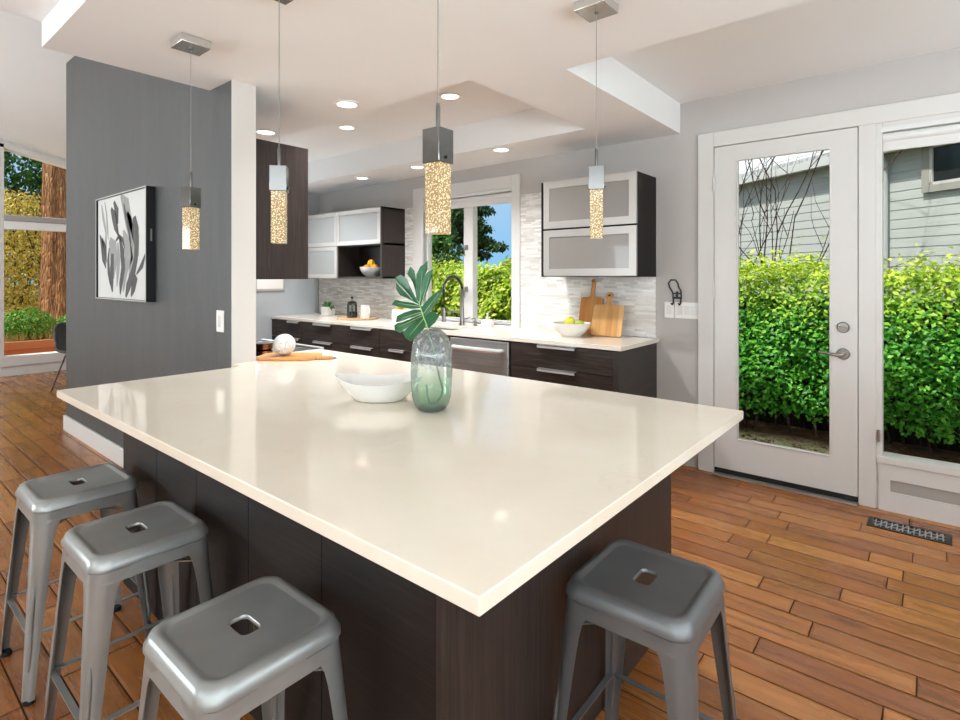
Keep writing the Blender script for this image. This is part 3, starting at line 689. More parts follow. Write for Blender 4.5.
# upper cabinets left of the window with an open niche
t = thing('wall_cabinet', 'dark wall cabinet left of the window with frosted doors and open niche', 'cabinet', (-5.08, YW, 0))
X0, XM, X1 = -.69, -.08, .690
YB = -.012
m = MB()
m.box(X0, X1, -.315, YB, 2.085, 2.105); m.box(X0, X1, -.315, YB, 1.358, 1.378); m.box(X0, X0+.018, -.315, YB, 1.378, 2.085); m.box(X0, XM, -.315, YB, 1.72, 1.74)
m.box(XM, X1, -.315, YB, 1.712, 1.732); m.box(XM-.018, XM, -.315, YB, 1.378, 2.085); m.box(X0, X1, -.022, YB, 1.378, 2.085)
m.build('body', 'espresso_box', t)
MB().box(X1-.02, X1, -.334, YB, 1.358, 2.108).build('side_panel', 'espresso_z', t)
framed_door(t, X0, XM-.003, 1.361, 1.718, -.316, 'frosted_pale', .045); framed_door(t, X0, XM-.003, 1.724, 2.103, -.316, 'frosted_pale', .045); framed_door(t, XM+.003, X1-.022, 1.724, 2.103, -.316, 'frosted_pale', .045)
# cabinet hung behind the charcoal wall
t = thing('wall_cabinet', 'dark brown wall cabinet hung behind the charcoal wall end', 'cabinet', (-3.25, 1.522, 0))
box(-.33, .30, .002, .341, 1.367, 2.155).build('body', 'cabinet_black', t)
box(.30, .32, .002, .362, 1.364, 2.157).build('side_panel', 'espresso_z', t)
framed = box(-.33, .298, .342, .360, 1.367, 2.153).build('door', 'espresso_z', t)
o = thing('wall_panel', 'white framed panel hanging on the grey side wall', 'panel', (-6.0, 3.35, 1.32))
MB().box(0, .018, -.20, .18, -.11, .2).build('frame', 'door_frame_metal', o, bevel=.003)
box(.016, .021, -.17, .155, -.085, .17).build('face', 'white_plastic', o)

# range built into the peninsula behind the charcoal wall
t = thing('range', 'black glass cooktop range behind the charcoal wall', 'range', (-3.42, 1.53, 0))
box(-.375, .375, .0, .50, .02, .885).build('body', 'brushed_steel', t)
box(-.378, .378, .0, .515, .888, .912).build('cooktop', 'cooktop_glass', t, bevel=.003)
dr = box(-.37, .37, .502, .525, .16, .86).build('oven_door', 'brushed_steel', t, bevel=.004)
MB().tube([(-.34, .52, .83), (-.34, .57, .83)], .01, 10).tube([(.34, .52, .83), (.34, .57, .83)], .01, 10).tube([(-.37, .57, .83), (.37, .57, .83)], .013, 12).build('bar_handle', 'handle_steel', dr, smooth=40)
MB().box(-.378, .378, .515, .545, .885, .922).build('front_trim', 'handle_steel', t, bevel=.005)
t = thing('saucepan', 'copper bottomed saucepan on the cooktop behind the marbled ball', 'pan', (-3.30, 1.80, .9125))
MB().lathe([(0, 0), (.045, 0), (.053, .006), (.055, .038), (.058, .041), (.053, .04), (.05, .01), (0, .008)], 28).build('pan_body', 'copper', t, smooth=40)
MB().tube([(-.04, -.035, .034), (-.10, -.085, .05), (-.17, -.14, .058)], [.006, .007, .009], 10).build('pan_handle', 'black_metal', t, smooth=50)
MB().lathe([(.058, .042), (.04, .05), (.012, .054), (0, .055)], 24).build('pan_lid', 'brushed_steel', t, smooth=40)

# ---------------------------------------------------------------- island
BX0, BX1, BY0, BY1 = -2.60, -.752, .797, 2.02
t = thing('kitchen_island', 'dark wood kitchen island base below the cream worktop', 'island', (-1.74, 1.39, 0))
ox, oy = -1.74, 1.39
def ib(x0, x1, y0, y1, z0, z1): return box(x0-ox, x1-ox, y0-oy, y1-oy, z0, z1)
ib(BX0, BX1-.06, BY0+.06, BY1-.02, 0, .10).build('toe_kick', 'espresso_z', t)
ib(-2.60, BX1-.02, BY0+.018, BY1-.02, .10, .884).build('body', 'cabinet_black', t)
edges = [-2.60, -2.24, -1.90, -1.55, -1.18, BX1-.028]
for a, b in zip(edges, edges[1:]):
    ib(a+.0015, b-.0015, BY0, BY0+.0175, .10, .884).build('front_panel', 'espresso_x', t)
ib(BX1-.026, BX1-.0, BY0-.002, BY1, .10, .884).build('end_panel', 'espresso_z', t)
# (peninsula cupboard under the worktop beyond the wall end)
MB().box(-2.98-ox, -2.62-ox, 1.53-oy, 1.97-oy, 0, .884).build('side_body', 'cabinet_black', t)

m = MB()
pl = [(-2.755, .606), (-.505, .606), (-.505, 2.035), (-3.035, 2.035), (-3.035, 1.526), (-2.870, 1.526), (-2.870, 1.386), (-2.755, 1.386)]
m.prism(pl, .886, ZC)
o = m.build('worktop', 'quartz', None, bevel=.002); tag(o, 'large glossy cream quartz worktop on the island', 'worktop')

# ---------------------------------------------------------------- metal bar stools
def make_stool(label, mat='gunmetal'):
    t = thing('bar_stool', label, 'stool', (0, 0, 0), 0, 'metal bar stools around the island')
    Hs = .63; h = .153
    N = 8
    rr = lambda a, r: rrect(a, a, r, N)
    n = len(rr(h, .04))
    def slot(hx, hy, r):
        # resample slot outline at the same corner parametrisation
        return rrect(hx, hy, r, N)
    rings = [ring(rr(h+.006, .048), Hs-.036), ring(rr(h+.0055, .047), Hs-.027), ring(rr(h, .045), Hs-.016), ring(rr(h-.004, .044), Hs-.006), ring(rr(h-.011, .042), Hs-.001), ring(rr(h-.018, .040), Hs),
             ring(rr(h-.024, .036), Hs-.0015), ring(rr(h-.029, .032), Hs-.005), ring(rr(h-.034, .030), Hs-.006), ring(slot(.05, .036, .016), Hs-.006), ring(slot(.037, .0225, .0145), Hs-.006), ring(slot(.035, .0205, .0135), Hs-.009), ring(slot(.035, .0205, .0135), Hs-.014)]
    under = [ring(rr(h-.001, .044), Hs-.040), ring(rr(h-.006, .042), Hs-.014), ring(slot(.037, .0225, .0145), Hs-.0125)]
    m = MB(); m.loft([under[2], under[1], under[0]]+rings); m.build('seat', mat, t, smooth=45)
    # apron ring under the seat lip
    a0, a1 = h-.002, h+.004
    m = MB(); m.loft([ring(rr(a0-.003, .044), Hs-.034), ring(rr(a0, .044), Hs-.036), ring(rr(a1, .046), Hs-.072), ring(rr(a1-.003, .044), Hs-.072), ring(rr(a0-.003, .044), Hs-.034)])
    m.build('apron', mat, t, smooth=45)
    zt, zb = Hs-.041, .012
    def half(z): return (h+.001)+(zt-z)/(zt-zb)*.038
    for sx, sy in ((1, 1), (-1, 1), (-1, -1), (1, -1)):
        m = MB(); rings_ = []
        for k in range(15):
            u = (k/14)**1.25; z = zt+(zb-zt)*u
            hh = half(z); wd = .060-.030*min(1, u*1.15)+.05*math.exp(-((zt-z)/.022))*.8; r = .044-.022*u; th = .0022
            out = [(hh-wd, hh)]+[(hh-r+r*math.sin(a), hh-r+r*math.cos(a)) for a in [math.radians(90*j/7) for j in range(8)]]+[(hh, hh-wd)]
            ri = r-th
            inn = [(hh-th, hh-wd)]+[(hh-r+ri*math.sin(a), hh-r+ri*math.cos(a)) for a in [math.radians(90*j/7) for j in range(7, -1, -1)]]+[(hh-wd, hh-th)]
            rings_.append([(sx*x, sy*y, z) for x, y in out+inn])
        m.loft(rings_, cap0=True, cap1=True)
        lg = m.build('leg', mat, t, smooth=40)
        # pressed rib down the lower outside corner
        pts = []; 
        for k in range(9):
            z = .36-.26*k/8; hh = half(z); u_ = ((zt-z)/(zt-zb)); uu = u_**(1/1.25) if u_ > 0 else 0; r = .044-.022*u_
            c_ = hh-r+r*.7071; pts.append((sx*(c_-.001), sy*(c_-.001), z))
        MB().tube(pts, [.003, .0075, .008, .008, .008, .008, .008, .0075, .003], 10).build('rib', mat, lg, smooth=60)
        c_ = half(.008)-.018
        MB().lathe([(0, 0), (.017, 0), (.018, .006), (.016, .016), (.0, .016)], 14, (sx*c_, sy*c_, 0)).build('rubber_foot', 'rubber', lg, smooth=40)
    zr = .21; q = half(zr)-.010
    for a, b in (((q, q), (-q, q)), ((-q, q), (-q, -q)), ((-q, -q), (q, -q)), ((q, -q), (q, q))):
        MB().bar((a[0], a[1], zr), (b[0], b[1], zr), .016, .005).build('foot_rail', mat, t)
    zr2 = Hs-.11; q2 = h-.012
    MB().bar((q2, q2, zr2), (-q2, -q2, zr2), .014, .004).bar((q2, -q2, zr2), (-q2, q2, zr2), .014, .004).build('brace', mat, t)
    return t
s = make_stool('grey metal stool farthest from viewer, nearest the white baseboard')
s.location = (-2.425, .597, 0)
s2 = copy_tree(s); s2.location = (-1.845, .600, 0); s2['label'] = 'middle of the three grey metal stools in a row at the island'
s3 = copy_tree(s); s3.location = (-1.150, .583, 0); s3['label'] = 'nearest grey metal stool to the viewer, closest to the front corner of the island'
s4 = copy_tree(s); s4.location = (-.557, 1.322, 0); s4.rotation_euler = (0, 0, PI/2+.02); s4['label'] = 'dark charcoal metal stool alone at the end of the island'
def remat(o, mat):
    for c_ in [x for x in bpy.data.objects if x.parent == o]:
        if c_.data and c_.data.materials and c_.data.materials[0] == M['gunmetal']:
            c_.data = c_.data.copy(); c_.data.materials[0] = M[mat]
        remat(c_, mat)
remat(s4, 'dark_gunmetal')

# ---------------------------------------------------------------- pendants
def make_pendant(label, zb):
    t = thing('pendant_light', label, 'pendant light', (0, 0, 2.43), 0, 'crystal pendants above the island')
    Z = lambda z: z-2.43
    cn = box(-.063, .063, -.063, .063, -.036, -.0005).build('canopy', 'canopy_metal', t, bevel=.003)
    MB().lathe([(0, -.040), (.007, -.040), (.007, -.036)], 12).build('screw', 'chrome', cn)
    MB().tube([(0, 0, -.036), (0, 0, Z(zb+.345))], .0015, 8).build('cable', 'cable', t)
    MB().lathe([(0, .345), (.004, .345), (.006, .335), (.006, .275), (.0, .275)], 12, (0, 0, Z(zb))).build('stem', 'chrome', t, smooth=40)
    w_ = .029
    hs = MB().box(-w_, w_, -w_, w_, Z(zb+.185), Z(zb+.275)).build('socket_housing', 'chrome', t, bevel=.0015)
    MB().tube([(w_, .0, Z(zb+.20)), (w_+.006, .0, Z(zb+.20))], .004, 8).build('screw', 'chrome', hs)
    w2 = .0245
    MB().box(-w2, w2, -w2, w2, Z(zb), Z(zb+.186)).build('crystal', 'bubble_crystal', t, bevel=.002)
    return t
def pend(label, x, y, zb, rz, src=None):
    t = make_pendant(label, zb); t.location = (x, y, 2.43)
    for c_ in t.children: pass
    ang = rz
    for c_ in [x_ for x_ in bpy.data.objects if x_.parent == t]:
        if c_.name.split('.')[0] in ('socket_housing', 'crystal', 'stem'): c_.rotation_euler = (0, 0, ang)
    return t
pend('crystal pendant hanging in front of the charcoal wall', -2.54, 1.042, 1.50, math.radians(18))
pend('crystal pendant hanging before the dark brown wall cabinet', -1.80, 1.04, 1.498, math.radians(52))
pend('large crystal pendant hanging in front of the kitchen window', -1.005, 1.035, 1.492, math.radians(2))
pend('crystal pendant hanging before the frosted wall cabinet right of the window', -.995, 1.895, 1.526, math.radians(28))

# ---------------------------------------------------------------- recessed ceiling lights
def downlight(label, x, y, z, e, cone=125):
    t = thing('recessed_light', label, 'ceiling light', (x, y, z), 0, 'recessed ceiling lights')
    MB().lathe([(.058, -.0005), (.082, -.0005), (.080, -.006), (.064, -.008), (.058, -.004), (.058, -.0005)], 32).build('trim_ring', 'white_plastic', t, smooth=40)
    MB().lathe([(0, -.0035), (.058, -.0035), (.058, -.0025), (0, -.0025)], 32).build('lens', 'lamp_lens', t)
    l = light('downlight', 'SPOT', (x, y, z-.02), (0, 0, 0), e, (.95, .97, 1), spot_size=math.radians(cone), spot_blend=.8, shadow_soft_size=.06); l.visible_glossy = False   # the glowing lens is what reflects
E_ = 60
downlight('largest looking recessed light, on the lower ceiling just before the tray', -2.744, 2.033, 2.43, E_)
downlight('recessed light above the dark cabinet behind the charcoal wall', -3.728, 2.05, 2.43, 90)
downlight('recessed light in the lower band near the left wall cabinet', -4.674, 3.66, 2.43, 18, 105)
downlight('recessed light in the lower band left of the kitchen window', -3.80, 3.63, 2.43, 16, 105)
downlight('recessed light in the lower band above the right window sash', -2.748, 3.58, 2.43, 16, 105)
downlight('recessed light in the ceiling tray right of the large pendant', -2.636, 2.837, 2.66, 150, 140)
downlight('recessed light in the ceiling tray directly behind the largest looking one', -3.868, 2.866, 2.66, 150, 140)
downlight('added unseen recessed light in the ceiling tray behind the dark wall cabinet', -5.1, 2.866, 2.66, 150, 140)  # extra fixture hidden from view, added to brighten the far kitchen

# ---------------------------------------------------------------- things on the island
t = thing('vase', 'tall seeded glass vase tinted green at its foot holding a leaf', 'vase', (-1.342, 1.350, ZC+.0005))
pr = [(.0, .0), (.034, .0), (.048, .006), (.060, .022), (.068, .05), (.0715, .09), (.0725, .14), (.0715, .19), (.068, .225), (.060, .25), (.047, .268), (.036, .276), (.033, .279), (.030, .277), (.040, .266), (.055, .245), (.0635, .222), (.067, .19), (.0685, .14), (.0675, .09), (.064, .05), (.056, .026), (.04, .014), (0, .012)]
MB().lathe(pr[:13]+[(.0325, .279)], 48).build('glass_body', 'vase_glass', t, smooth=60)
MB().lathe([(0, .002), (.034, .003), (.048, .01), (.04, .015), (0, .013)], 40).build('glass_foot', 'vase_glass', t, smooth=60)
# monstera leaf
L0 = Vector((-1.335, 1.355, ZC))
t = thing('monstera_leaf', 'single green monstera leaf standing in the glass vase', 'leaf', L0)
ca, sa = math.cos(math.radians(39.75)), math.sin(math.radians(39.75))
R_ = Vector((ca, sa, 0)); F_ = Vector((-sa, ca, 0)); U_ = Vector((0, 0, 1))
dd = 1.90; k = dd/545/8.47
def lp(px, py, dep=0):
    X = (380+px/8.47-432)*dd/545; Zz = 1.38-(260+py/8.47-276.5)*dd/545-ZC
    u = (px-330)/250; v_ = (py-330)/250
    return R_*X+U_*Zz+F_*(dep+.035*u*u+.02*v_*v_-.02*u)
lobes = [
 [(312, 352), (290, 290), (272, 225), (250, 165), (212, 132), (236, 76), (268, 108), (286, 190), (296, 270), (322, 345)],
 [(306, 356), (268, 300), (232, 235), (200, 170), (150, 140), (108, 162), (128, 200), (168, 232), (205, 272), (258, 330), (300, 362)],
 [(300, 366), (250, 336), (196, 280), (150, 245), (110, 205), (118, 262), (150, 302), (200, 318), (255, 345)],
 [(320, 392), (250, 365), (170, 358), (110, 348), (78, 384), (150, 402), (240, 410), (318, 402)],
 [(332, 430), (262, 428), (180, 455), (122, 482), (112, 532), (160, 520), (240, 488), (338, 448)],
 [(342, 460), (250, 500), (150, 540), (118, 546), (92, 566), (98, 606), (140, 622), (180, 590), (260, 535), (346, 480)],
 [(350, 488), (290, 520), (225, 572), (172, 620), (192, 664), (236, 690), (268, 660), (330, 600), (352, 570), (358, 510)],
 [(360, 500), (366, 528), (390, 572), (440, 530), (470, 480), (440, 440), (400, 452), (362, 486)],
 [(352, 470), (400, 440), (432, 392), (486, 312), (500, 258), (448, 290), (396, 332), (340, 402)],
 [(328, 385), (332, 320), (334, 250), (346, 165), (378, 124), (420, 100), (412, 160), (398, 205), (368, 292), (336, 372)],
 [(318, 368), (296, 312), (288, 250), (292, 132), (320, 72), (350, 52), (372, 28), (374, 96), (344, 160), (328, 290), (326, 360)],
]
m = MB()
for lo in lobes:
    o_ = len(m.v); n_ = len(lo)
    cx_, cy_ = sum(p[0] for p in lo)/n_, sum(p[1] for p in lo)/n_
    lo = [(cx_+(p[0]-cx_)*1.16, cy_+(p[1]-cy_)*1.16) for p in lo]
    m.add([lp(*p) for p in lo]+[lp(cx_, cy_, .006)], [(i, (i+1) % n_, n_) for i in range(n_)])
m.build('blade', 'monstera_leaf', t, solid=.0012, fixn=False)
mid = [(390, 600), (372, 540), (352, 490), (335, 430), (318, 375), (322, 330)]
m = MB().tube([lp(a, b, -.002) for a, b in mid], [.0022, .0022, .002, .0018, .0015, .001], 8)
for a, b in (((318, 370), (200, 190)), ((320, 392), (120, 372)), ((336, 440), (150, 500)), ((344, 470), (120, 580)), ((352, 495), (220, 650)), ((350, 455), (480, 280)), ((330, 390), (400, 140)), ((322, 360), (335, 90))):
    m.tube([lp(*a, -.001), lp((a[0]+b[0])/2, (a[1]+b[1])/2, .003), lp(*b, -.001)], [.0012, .0009, .0004], 6)
m.build('vein', 'leaf_vein', t, smooth=60)
def vp(x, y, dep=0): return R_*((x-432)*dd/545)+U_*(1.38-(y-276.5)*dd/545-ZC)+F_*dep
MB().tube([lp(390, 600), vp(427, 335, 0), vp(432, 352, .0), vp(438, 380, .005), vp(440.5, 390, .01), vp(438, 398, .012), vp(433.5, 403, .0), vp(428, 401, -.012), vp(426, 394, -.018), vp(425, 383, -.02)], [.0024, .003, .0034, .0036, .0038, .004, .004, .004, .004, .004], 8).build('stem', 'stem_green', t, smooth=60)

# oval white bowl with raised ends
t = thing('serving_bowl', 'white oval porcelain bowl with raised ends on the island', 'bowl', (-1.60, 1.332, ZC+.0003), math.radians(40))
def bring(a, b, zlo, rise, n=48): return [(a*math.cos(2*PI*k/n), b*math.sin(2*PI*k/n), zlo+rise*(math.cos(2*PI*k/n)**2)**1.2) for k in range(n)]
outer = [bring(.075, .05, 0, 0), bring(.095, .062, .006, .0), bring(.125, .082, .030, .008), bring(.150, .098, .058, .013), bring(.168, .108, .075, .022)]
inner = [bring(.163, .104, .076, .022), bring(.145, .094, .056, .013), bring(.12, .078, .030, .008), bring(.085, .055, .012, 0), bring(.02, .015, .009, 0)]
MB().loft(outer+inner, cap0=True, cap1=True).build('bowl_body', 'porcelain', t, smooth=50)

# olive wood board with marbled ball
t = thing('serving_board', 'olive wood serving board with handle lying at the island end', 'board', (-2.815, 1.692, ZC+.0005), math.radians(39))
pts = rrect(.165, .105, .05, 8)
right = [p for p in pts]
MB().prism(pts, 0, .018).build('board', 'olive_board', t, bevel=.004)
MB().loft([ring(rrect(.052, .022, .012, 5, .205, -.035), z) for z in (.001, .0165)], cap0=True, cap1=True).build('handle', 'olive_board', t, bevel=.003)
MB().tube([(.258+.016*math.cos(a), -.035+.016*math.sin(a), .006) for a in [2*PI*k_/16 for k_ in range(17)]], .003, 6, caps=False).build('ring', 'satin_nickel', t, smooth=60)
t = thing('decorative_ball', 'white marbled ball resting on the olive wood board', 'ornament', (-2.83, 1.668, ZC+.0187))
rs = np.random.RandomState(3)
prof = [(.0605*math.sin(PI*k_/20), .0605-.0605*math.cos(PI*k_/20)) for k_ in range(21)]
prof[0] = (0, 0); prof[-1] = (0, .121)
MB().lathe(prof, 36).build('ball_body', 'marbled_white', t, smooth=60)

# ---------------------------------------------------------------- things on the far counter
def bowl(m, r, h, c=(0, 0, 0), foot=.5):
    return m.lathe([(0, 0), (r*foot, 0), (r*foot*1.04, h*.06), (r*.72, h*.3), (r*.9, h*.62), (r, h*.97), (r*1.0, h), (r*.96, h), (r*.86, h*.62), (r*.66, h*.32), (0, h*.14)], 36, c)
def fruit(name, label, cat, mat, loc, r, group, stretch=1.0):
    t_ = thing(name, label, cat, loc, 0, group)
    pr_ = [(r*math.sin(PI*k_/14)*(1+.04*math.sin(PI*k_/7)), stretch*(r-r*math.cos(PI*k_/14))) for k_ in range(15)]; pr_[0] = (0, stretch*r*.08); pr_[-1] = (0, stretch*r*1.9)
    MB().lathe(pr_, 20).build('fruit_body', mat, t_, smooth=60)
    MB().tube([(0, 0, stretch*r*1.86), (.002, .001, stretch*r*1.86+.008)], [.0022, .0015], 6).build('stem', 'brown_bark', t_)
    return t_
bx, by = -2.165, 3.72
t = thing('fruit_bowl', 'pale grey round bowl of green fruit left of the cutting boards', 'bowl', (bx, by, ZC+.0005))
bowl(MB(), .145, .105).build('bowl_body', 'ceramic_matte', t, smooth=50)
fruit('lemon', 'yellow-green fruit highest in the pale grey bowl', 'fruit', 'lemon_green', (bx-.005, by-.02, ZC+.067), .043, 'green fruit in the pale grey bowl')
fruit('green_apple', 'green apple at the right side of the pale grey bowl', 'fruit', 'apple_green', (bx+.068, by+.012, ZC+.051), .038, 'green fruit in the pale grey bowl')
fruit('green_apple', 'green apple at the back left of the pale grey bowl', 'fruit', 'apple_green', (bx-.062, by+.05, ZC+.045), .036, 'green fruit in the pale grey bowl')

def paddle(name, label, loc, rz, lean, hw, hh, nk, nl, mat, handle_w=.022, kn=.026):
    t_ = thing(name, label, 'cutting board', loc, rz); t_.rotation_euler = (lean, 0, rz)
    N = 7; r = .018
    body = [( -hw+r, 0)]
    out = []
    for cx_, cz_, a0 in ((hw-r, r, 270), (hw-r, hh-r, 0)):
        out += [(cx_+r*math.cos(math.radians(a0+90*k_/N)), cz_+r*math.sin(math.radians(a0+90*k_/N))) for k_ in range(N+1)]
    out += [(handle_w*1.5, hh+.002), (handle_w*1.05, hh+.012), (handle_w*.8, hh+.03), (handle_w*.8, hh+nk)]
    cz_ = hh+nl-kn
    a_start = -50
    out += [(kn*math.cos(math.radians(a)), cz_+kn*math.sin(math.radians(a))) for a in range(-50, 231, 20)]
    out += [(-handle_w*.8, hh+nk), (-handle_w*.8, hh+.03), (-handle_w*1.05, hh+.012), (-handle_w*1.5, hh+.002)]
    for cx_, cz2, a0 in ((-hw+r, hh-r, 90), (-hw+r, r, 180)):
        out += [(cx_+r*math.cos(math.radians(a0+90*k_/N)), cz2+r*math.sin(math.radians(a0+90*k_/N))) for k_ in range(N+1)]
    MB().prism(out, -.009, .009, 'y').build('board', mat, t_, bevel=.003)
    MB().tube([(0, -.0096, cz_), (0, .0096, cz_)], .009, 14).build('hang_hole', 'brown_bark', t_)
    return t_
paddle('cutting_board', 'tall darker paddle cutting board leaning at the back against the tiles', (-2.115, 3.895, ZC+.004), 0, math.radians(-13), .098, .30, .07, .155, 'acacia', .02, .022)
paddle('cutting_board', 'front paddle cutting board with round handle knob leaning on the darker board', (-1.945, 3.858, ZC+.004), 0, math.radians(-13), .128, .245, .05, .105, 'acacia_pale', .022, .03)

# coffee press, mug, tray
t = thing('serving_tray', 'round wooden tray under the coffee press and white mug', 'tray', (-4.86, 3.74, ZC+.0005))
MB().lathe([(0, 0), (.21, 0), (.225, .006), (.225, .018), (.218, .018), (.214, .009), (0, .009)], 40).build('tray_body', 'tray_wood', t, smooth=40)
zt_ = ZC+.0100
t = thing('coffee_press', 'glass coffee press with black frame and lid on the round tray', 'coffee press', (-4.93, 3.72, zt_))
MB().lathe([(0, .012), (.046, .012), (.047, .02), (.047, .16), (.049, .165), (.045, .165), (.044, .02), (0, .016)], 28).build('beaker', 'clear_glass', t, smooth=40)
MB().lathe([(0, .018), (.043, .018), (.043, .07), (0, .07)], 24).build('coffee', 'coffee_black', t, smooth=40)
m = MB().lathe([(0, 0), (.05, 0), (.05, .012), (0, .012)], 24)
for a in range(4):
    an = PI/4+a*PI/2; m.bar((.05*math.cos(an), .05*math.sin(an), .005), (.05*math.cos(an), .05*math.sin(an), .15), .012, .004)
m.lathe([(.048, .145), (.052, .145), (.052, .16), (.048, .16), (.048, .145)], 24)
m.build('frame', 'chrome', t, smooth=40)
MB().lathe([(0, .185), (.03, .182), (.05, .172), (.052, .162), (0, .162)], 24).build('lid', 'black_plastic', t, smooth=40)
MB().lathe([(0, .235), (.012, .232), (.016, .222), (.012, .212), (.004, .208), (.003, .185), (0, .185)], 16).build('plunger', 'black_plastic', t, smooth=50)
MB().tube([(.05, -.01, .15), (.085, -.015, .15), (.095, -.016, .13), (.092, -.016, .08), (.075, -.013, .05)], .008, 10).build('handle', 'black_plastic', t, smooth=50)
t = thing('mug', 'white mug on the round tray right of the coffee press', 'mug', (-4.755, 3.76, zt_))
MB().lathe([(0, 0), (.045, 0), (.05, .01), (.05, .14), (.047, .142), (.045, .14), (.045, .012), (0, .01)], 28).build('mug_body', 'porcelain', t, smooth=40)
MB().tube([(.048, 0, .11), (.075, 0, .105), (.082, 0, .075), (.07, 0, .045), (.048, 0, .04)], .006, 8).build('handle', 'porcelain', t, smooth=60)

def rosette(m, c, n, L, rs, wide=.012, lean=(.4, 1.1)):
    for k_ in range(n):
        a = rs.uniform(0, 2*PI); el = rs.uniform(*lean); l = L*rs.uniform(.6, 1.1)
        d_ = Vector((math.cos(a)*math.cos(el), math.sin(a)*math.cos(el), math.sin(el))); c_ = Vector(c)
        m.tube([c_, c_+d_*l*.5, c_+d_*l*.9+Vector((0, 0, -.1*l)), c_+d_*l+Vector((0, 0, -.16*l))], [wide*.5, wide, wide*.7, wide*.1], 6)
    return m
t = thing('potted_succulent', 'small succulent in a square white pot near the side wall', 'plant', (-5.58, 3.86, ZC+.0005))
MB().loft([ring(rrect(.058, .058, .012), 0), ring(rrect(.066, .066, .014), .105), ring(rrect(.060, .060, .012), .105), ring(rrect(.058, .058, .012), .09)], cap0=True, cap1=True).build('pot', 'ceramic_matte', t, smooth=40)
m = rosette(MB(), (0, 0, .088), 26, .10, np.random.RandomState(4), .011, (.3, 1.3)); rosette(m, (.05, -.01, .1), 8, .09, np.random.RandomState(9), .011, (-.2, .5)); m.build('foliage', 'succulent_leaf', t, smooth=60)
t = thing('potted_plant', 'white box planter with yellow-green sprigs half hidden by the monstera leaf', 'plant', (-4.235, 3.83, ZC+.0005))
MB().loft([ring(rrect(.10, .06, .01), 0), ring(rrect(.10, .06, .01), .125), ring(rrect(.093, .053, .01), .125), ring(rrect(.093, .053, .01), .11)], cap0=True, cap1=True).build('pot', 'porcelain', t, smooth=40)
rosette(MB(), (-.03, 0, .108), 22, .085, np.random.RandomState(5), .006, (.3, 1.2)).build('foliage', 'bamboo_leaf', t, smooth=60)

# oranges in the open niche
nb = (-4.74, 3.845, 1.3785)
t = thing('fruit_bowl', 'white bowl of oranges in the open niche of the wall cabinet', 'bowl', nb)
bowl(MB(), .135, .105).build('bowl_body', 'ceramic_matte', t, smooth=50)
for nm, dx_, dy_, dz_, lb in (('orange', -.055, -.03, .05, 'orange at the left in the niche bowl'), ('orange', .06, -.02, .05, 'orange at the right in the niche bowl'), ('orange', 0, .05, .052, 'orange at the back of the niche bowl'), ('orange', .0, -.01, .105, 'topmost orange in the niche bowl')):
    fruit(nm, lb, 'fruit', 'orange_skin', (nb[0]+dx_, nb[1]+dy_, nb[2]+dz_), .042, 'oranges in the niche bowl')

# ---------------------------------------------------------------- on the walls
t = thing('picture_frame', 'framed black and white abstract brush stroke picture on charcoal wall', 'picture', (-4.44, 1.389, 1.592), 0)
pw, ph, pd = .51, .378, .055
fr_ = MB()
for a in ((-pw, pw, ph-.008, ph), (-pw, pw, -ph, -ph+.008), (-pw, -pw+.008, -ph, ph), (pw-.008, pw, -ph, ph)): fr_.box(a[0], a[1], -pd, -.001, a[2], a[3])
fr_.build('frame', 'black_metal', t)
box(-pw+.009, pw-.009, -pd+.012, -.004, -ph+.009, ph-.009).build('canvas', 'canvas_white', t)
m = MB()
for a in ((-pw, pw, ph-.006, ph+.001), (-pw, pw, -ph-.001, -ph+.006), (-pw-.001, -pw+.006, -ph, ph), (pw-.006, pw+.001, -ph, ph)): m.box(a[0], a[1], -pd-.003, -pd, a[2], a[3])
m.build('frame_edge', 'door_frame_metal', t)
# strokes given as (u,v) in the picture 0..1, width
def stroke(m, pts, ws, lay):
    P3 = [Vector(((-pw+2*pw*u), 0, ph-2*ph*v)) for u, v in pts]
    ws = [w__*1.35 for w__ in ws]; L_, R2 = [], []
    for i, p in enumerate(P3):
        d_ = (P3[min(i+1, len(P3)-1)]-P3[max(i-1, 0)]).normalized(); nn = Vector((-d_.z, 0, d_.x))*ws[i]
        L_.append(p+nn); R2.append(p-nn)
    y_ = -pd+.0115-lay*.0004
    ring_ = L_+R2[::-1]
    n_ = len(ring_)
    o_ = len(P3)
    m.add([(p.x, y_, p.z) for p in L_]+[(p.x, y_, p.z) for p in R2], [(i, i+1, o_+i+1, o_+i) for i in range(o_-1)])
dk = MB(); gy = MB()
stroke(gy, [(.09, .06), (.13, .2), (.19, .35), (.18, .52), (.2, .65)], [.008, .018, .012, .02, .006], 0)
stroke(gy, [(.5, .02), (.6, .12), (.66, .3), (.72, .45), (.74, .6), (.66, .78)], [.01, .05, .045, .035, .03, .01], 0)
stroke(gy, [(.27, .42), (.34, .5), (.36, .62), (.35, .8)], [.02, .06, .06, .01], 0)
stroke(gy, [(.55, .35), (.62, .48), (.66, .6), (.6, .72), (.55, .92)], [.01, .05, .06, .03, .01], 0)
stroke(gy, [(.62, .2), (.7, .3), (.8, .45), (.83, .6)], [.02, .03, .04, .01], 0)
stroke(dk, [(.3, .12), (.36, .2), (.4, .3), (.46, .4)], [.012, .035, .03, .006], 1)
stroke(dk, [(.36, .06), (.42, .16), (.44, .28)], [.012, .03, .01], 1)
stroke(dk, [(.05, .36), (.1, .45), (.14, .6), (.19, .7)], [.006, .025, .03, .004], 1)
stroke(dk, [(.1, .4), (.17, .5), (.2, .64)], [.01, .022, .004], 1)
stroke(dk, [(.33, .56), (.32, .7), (.31, .84), (.33, .93)], [.02, .03, .03, .008], 1)
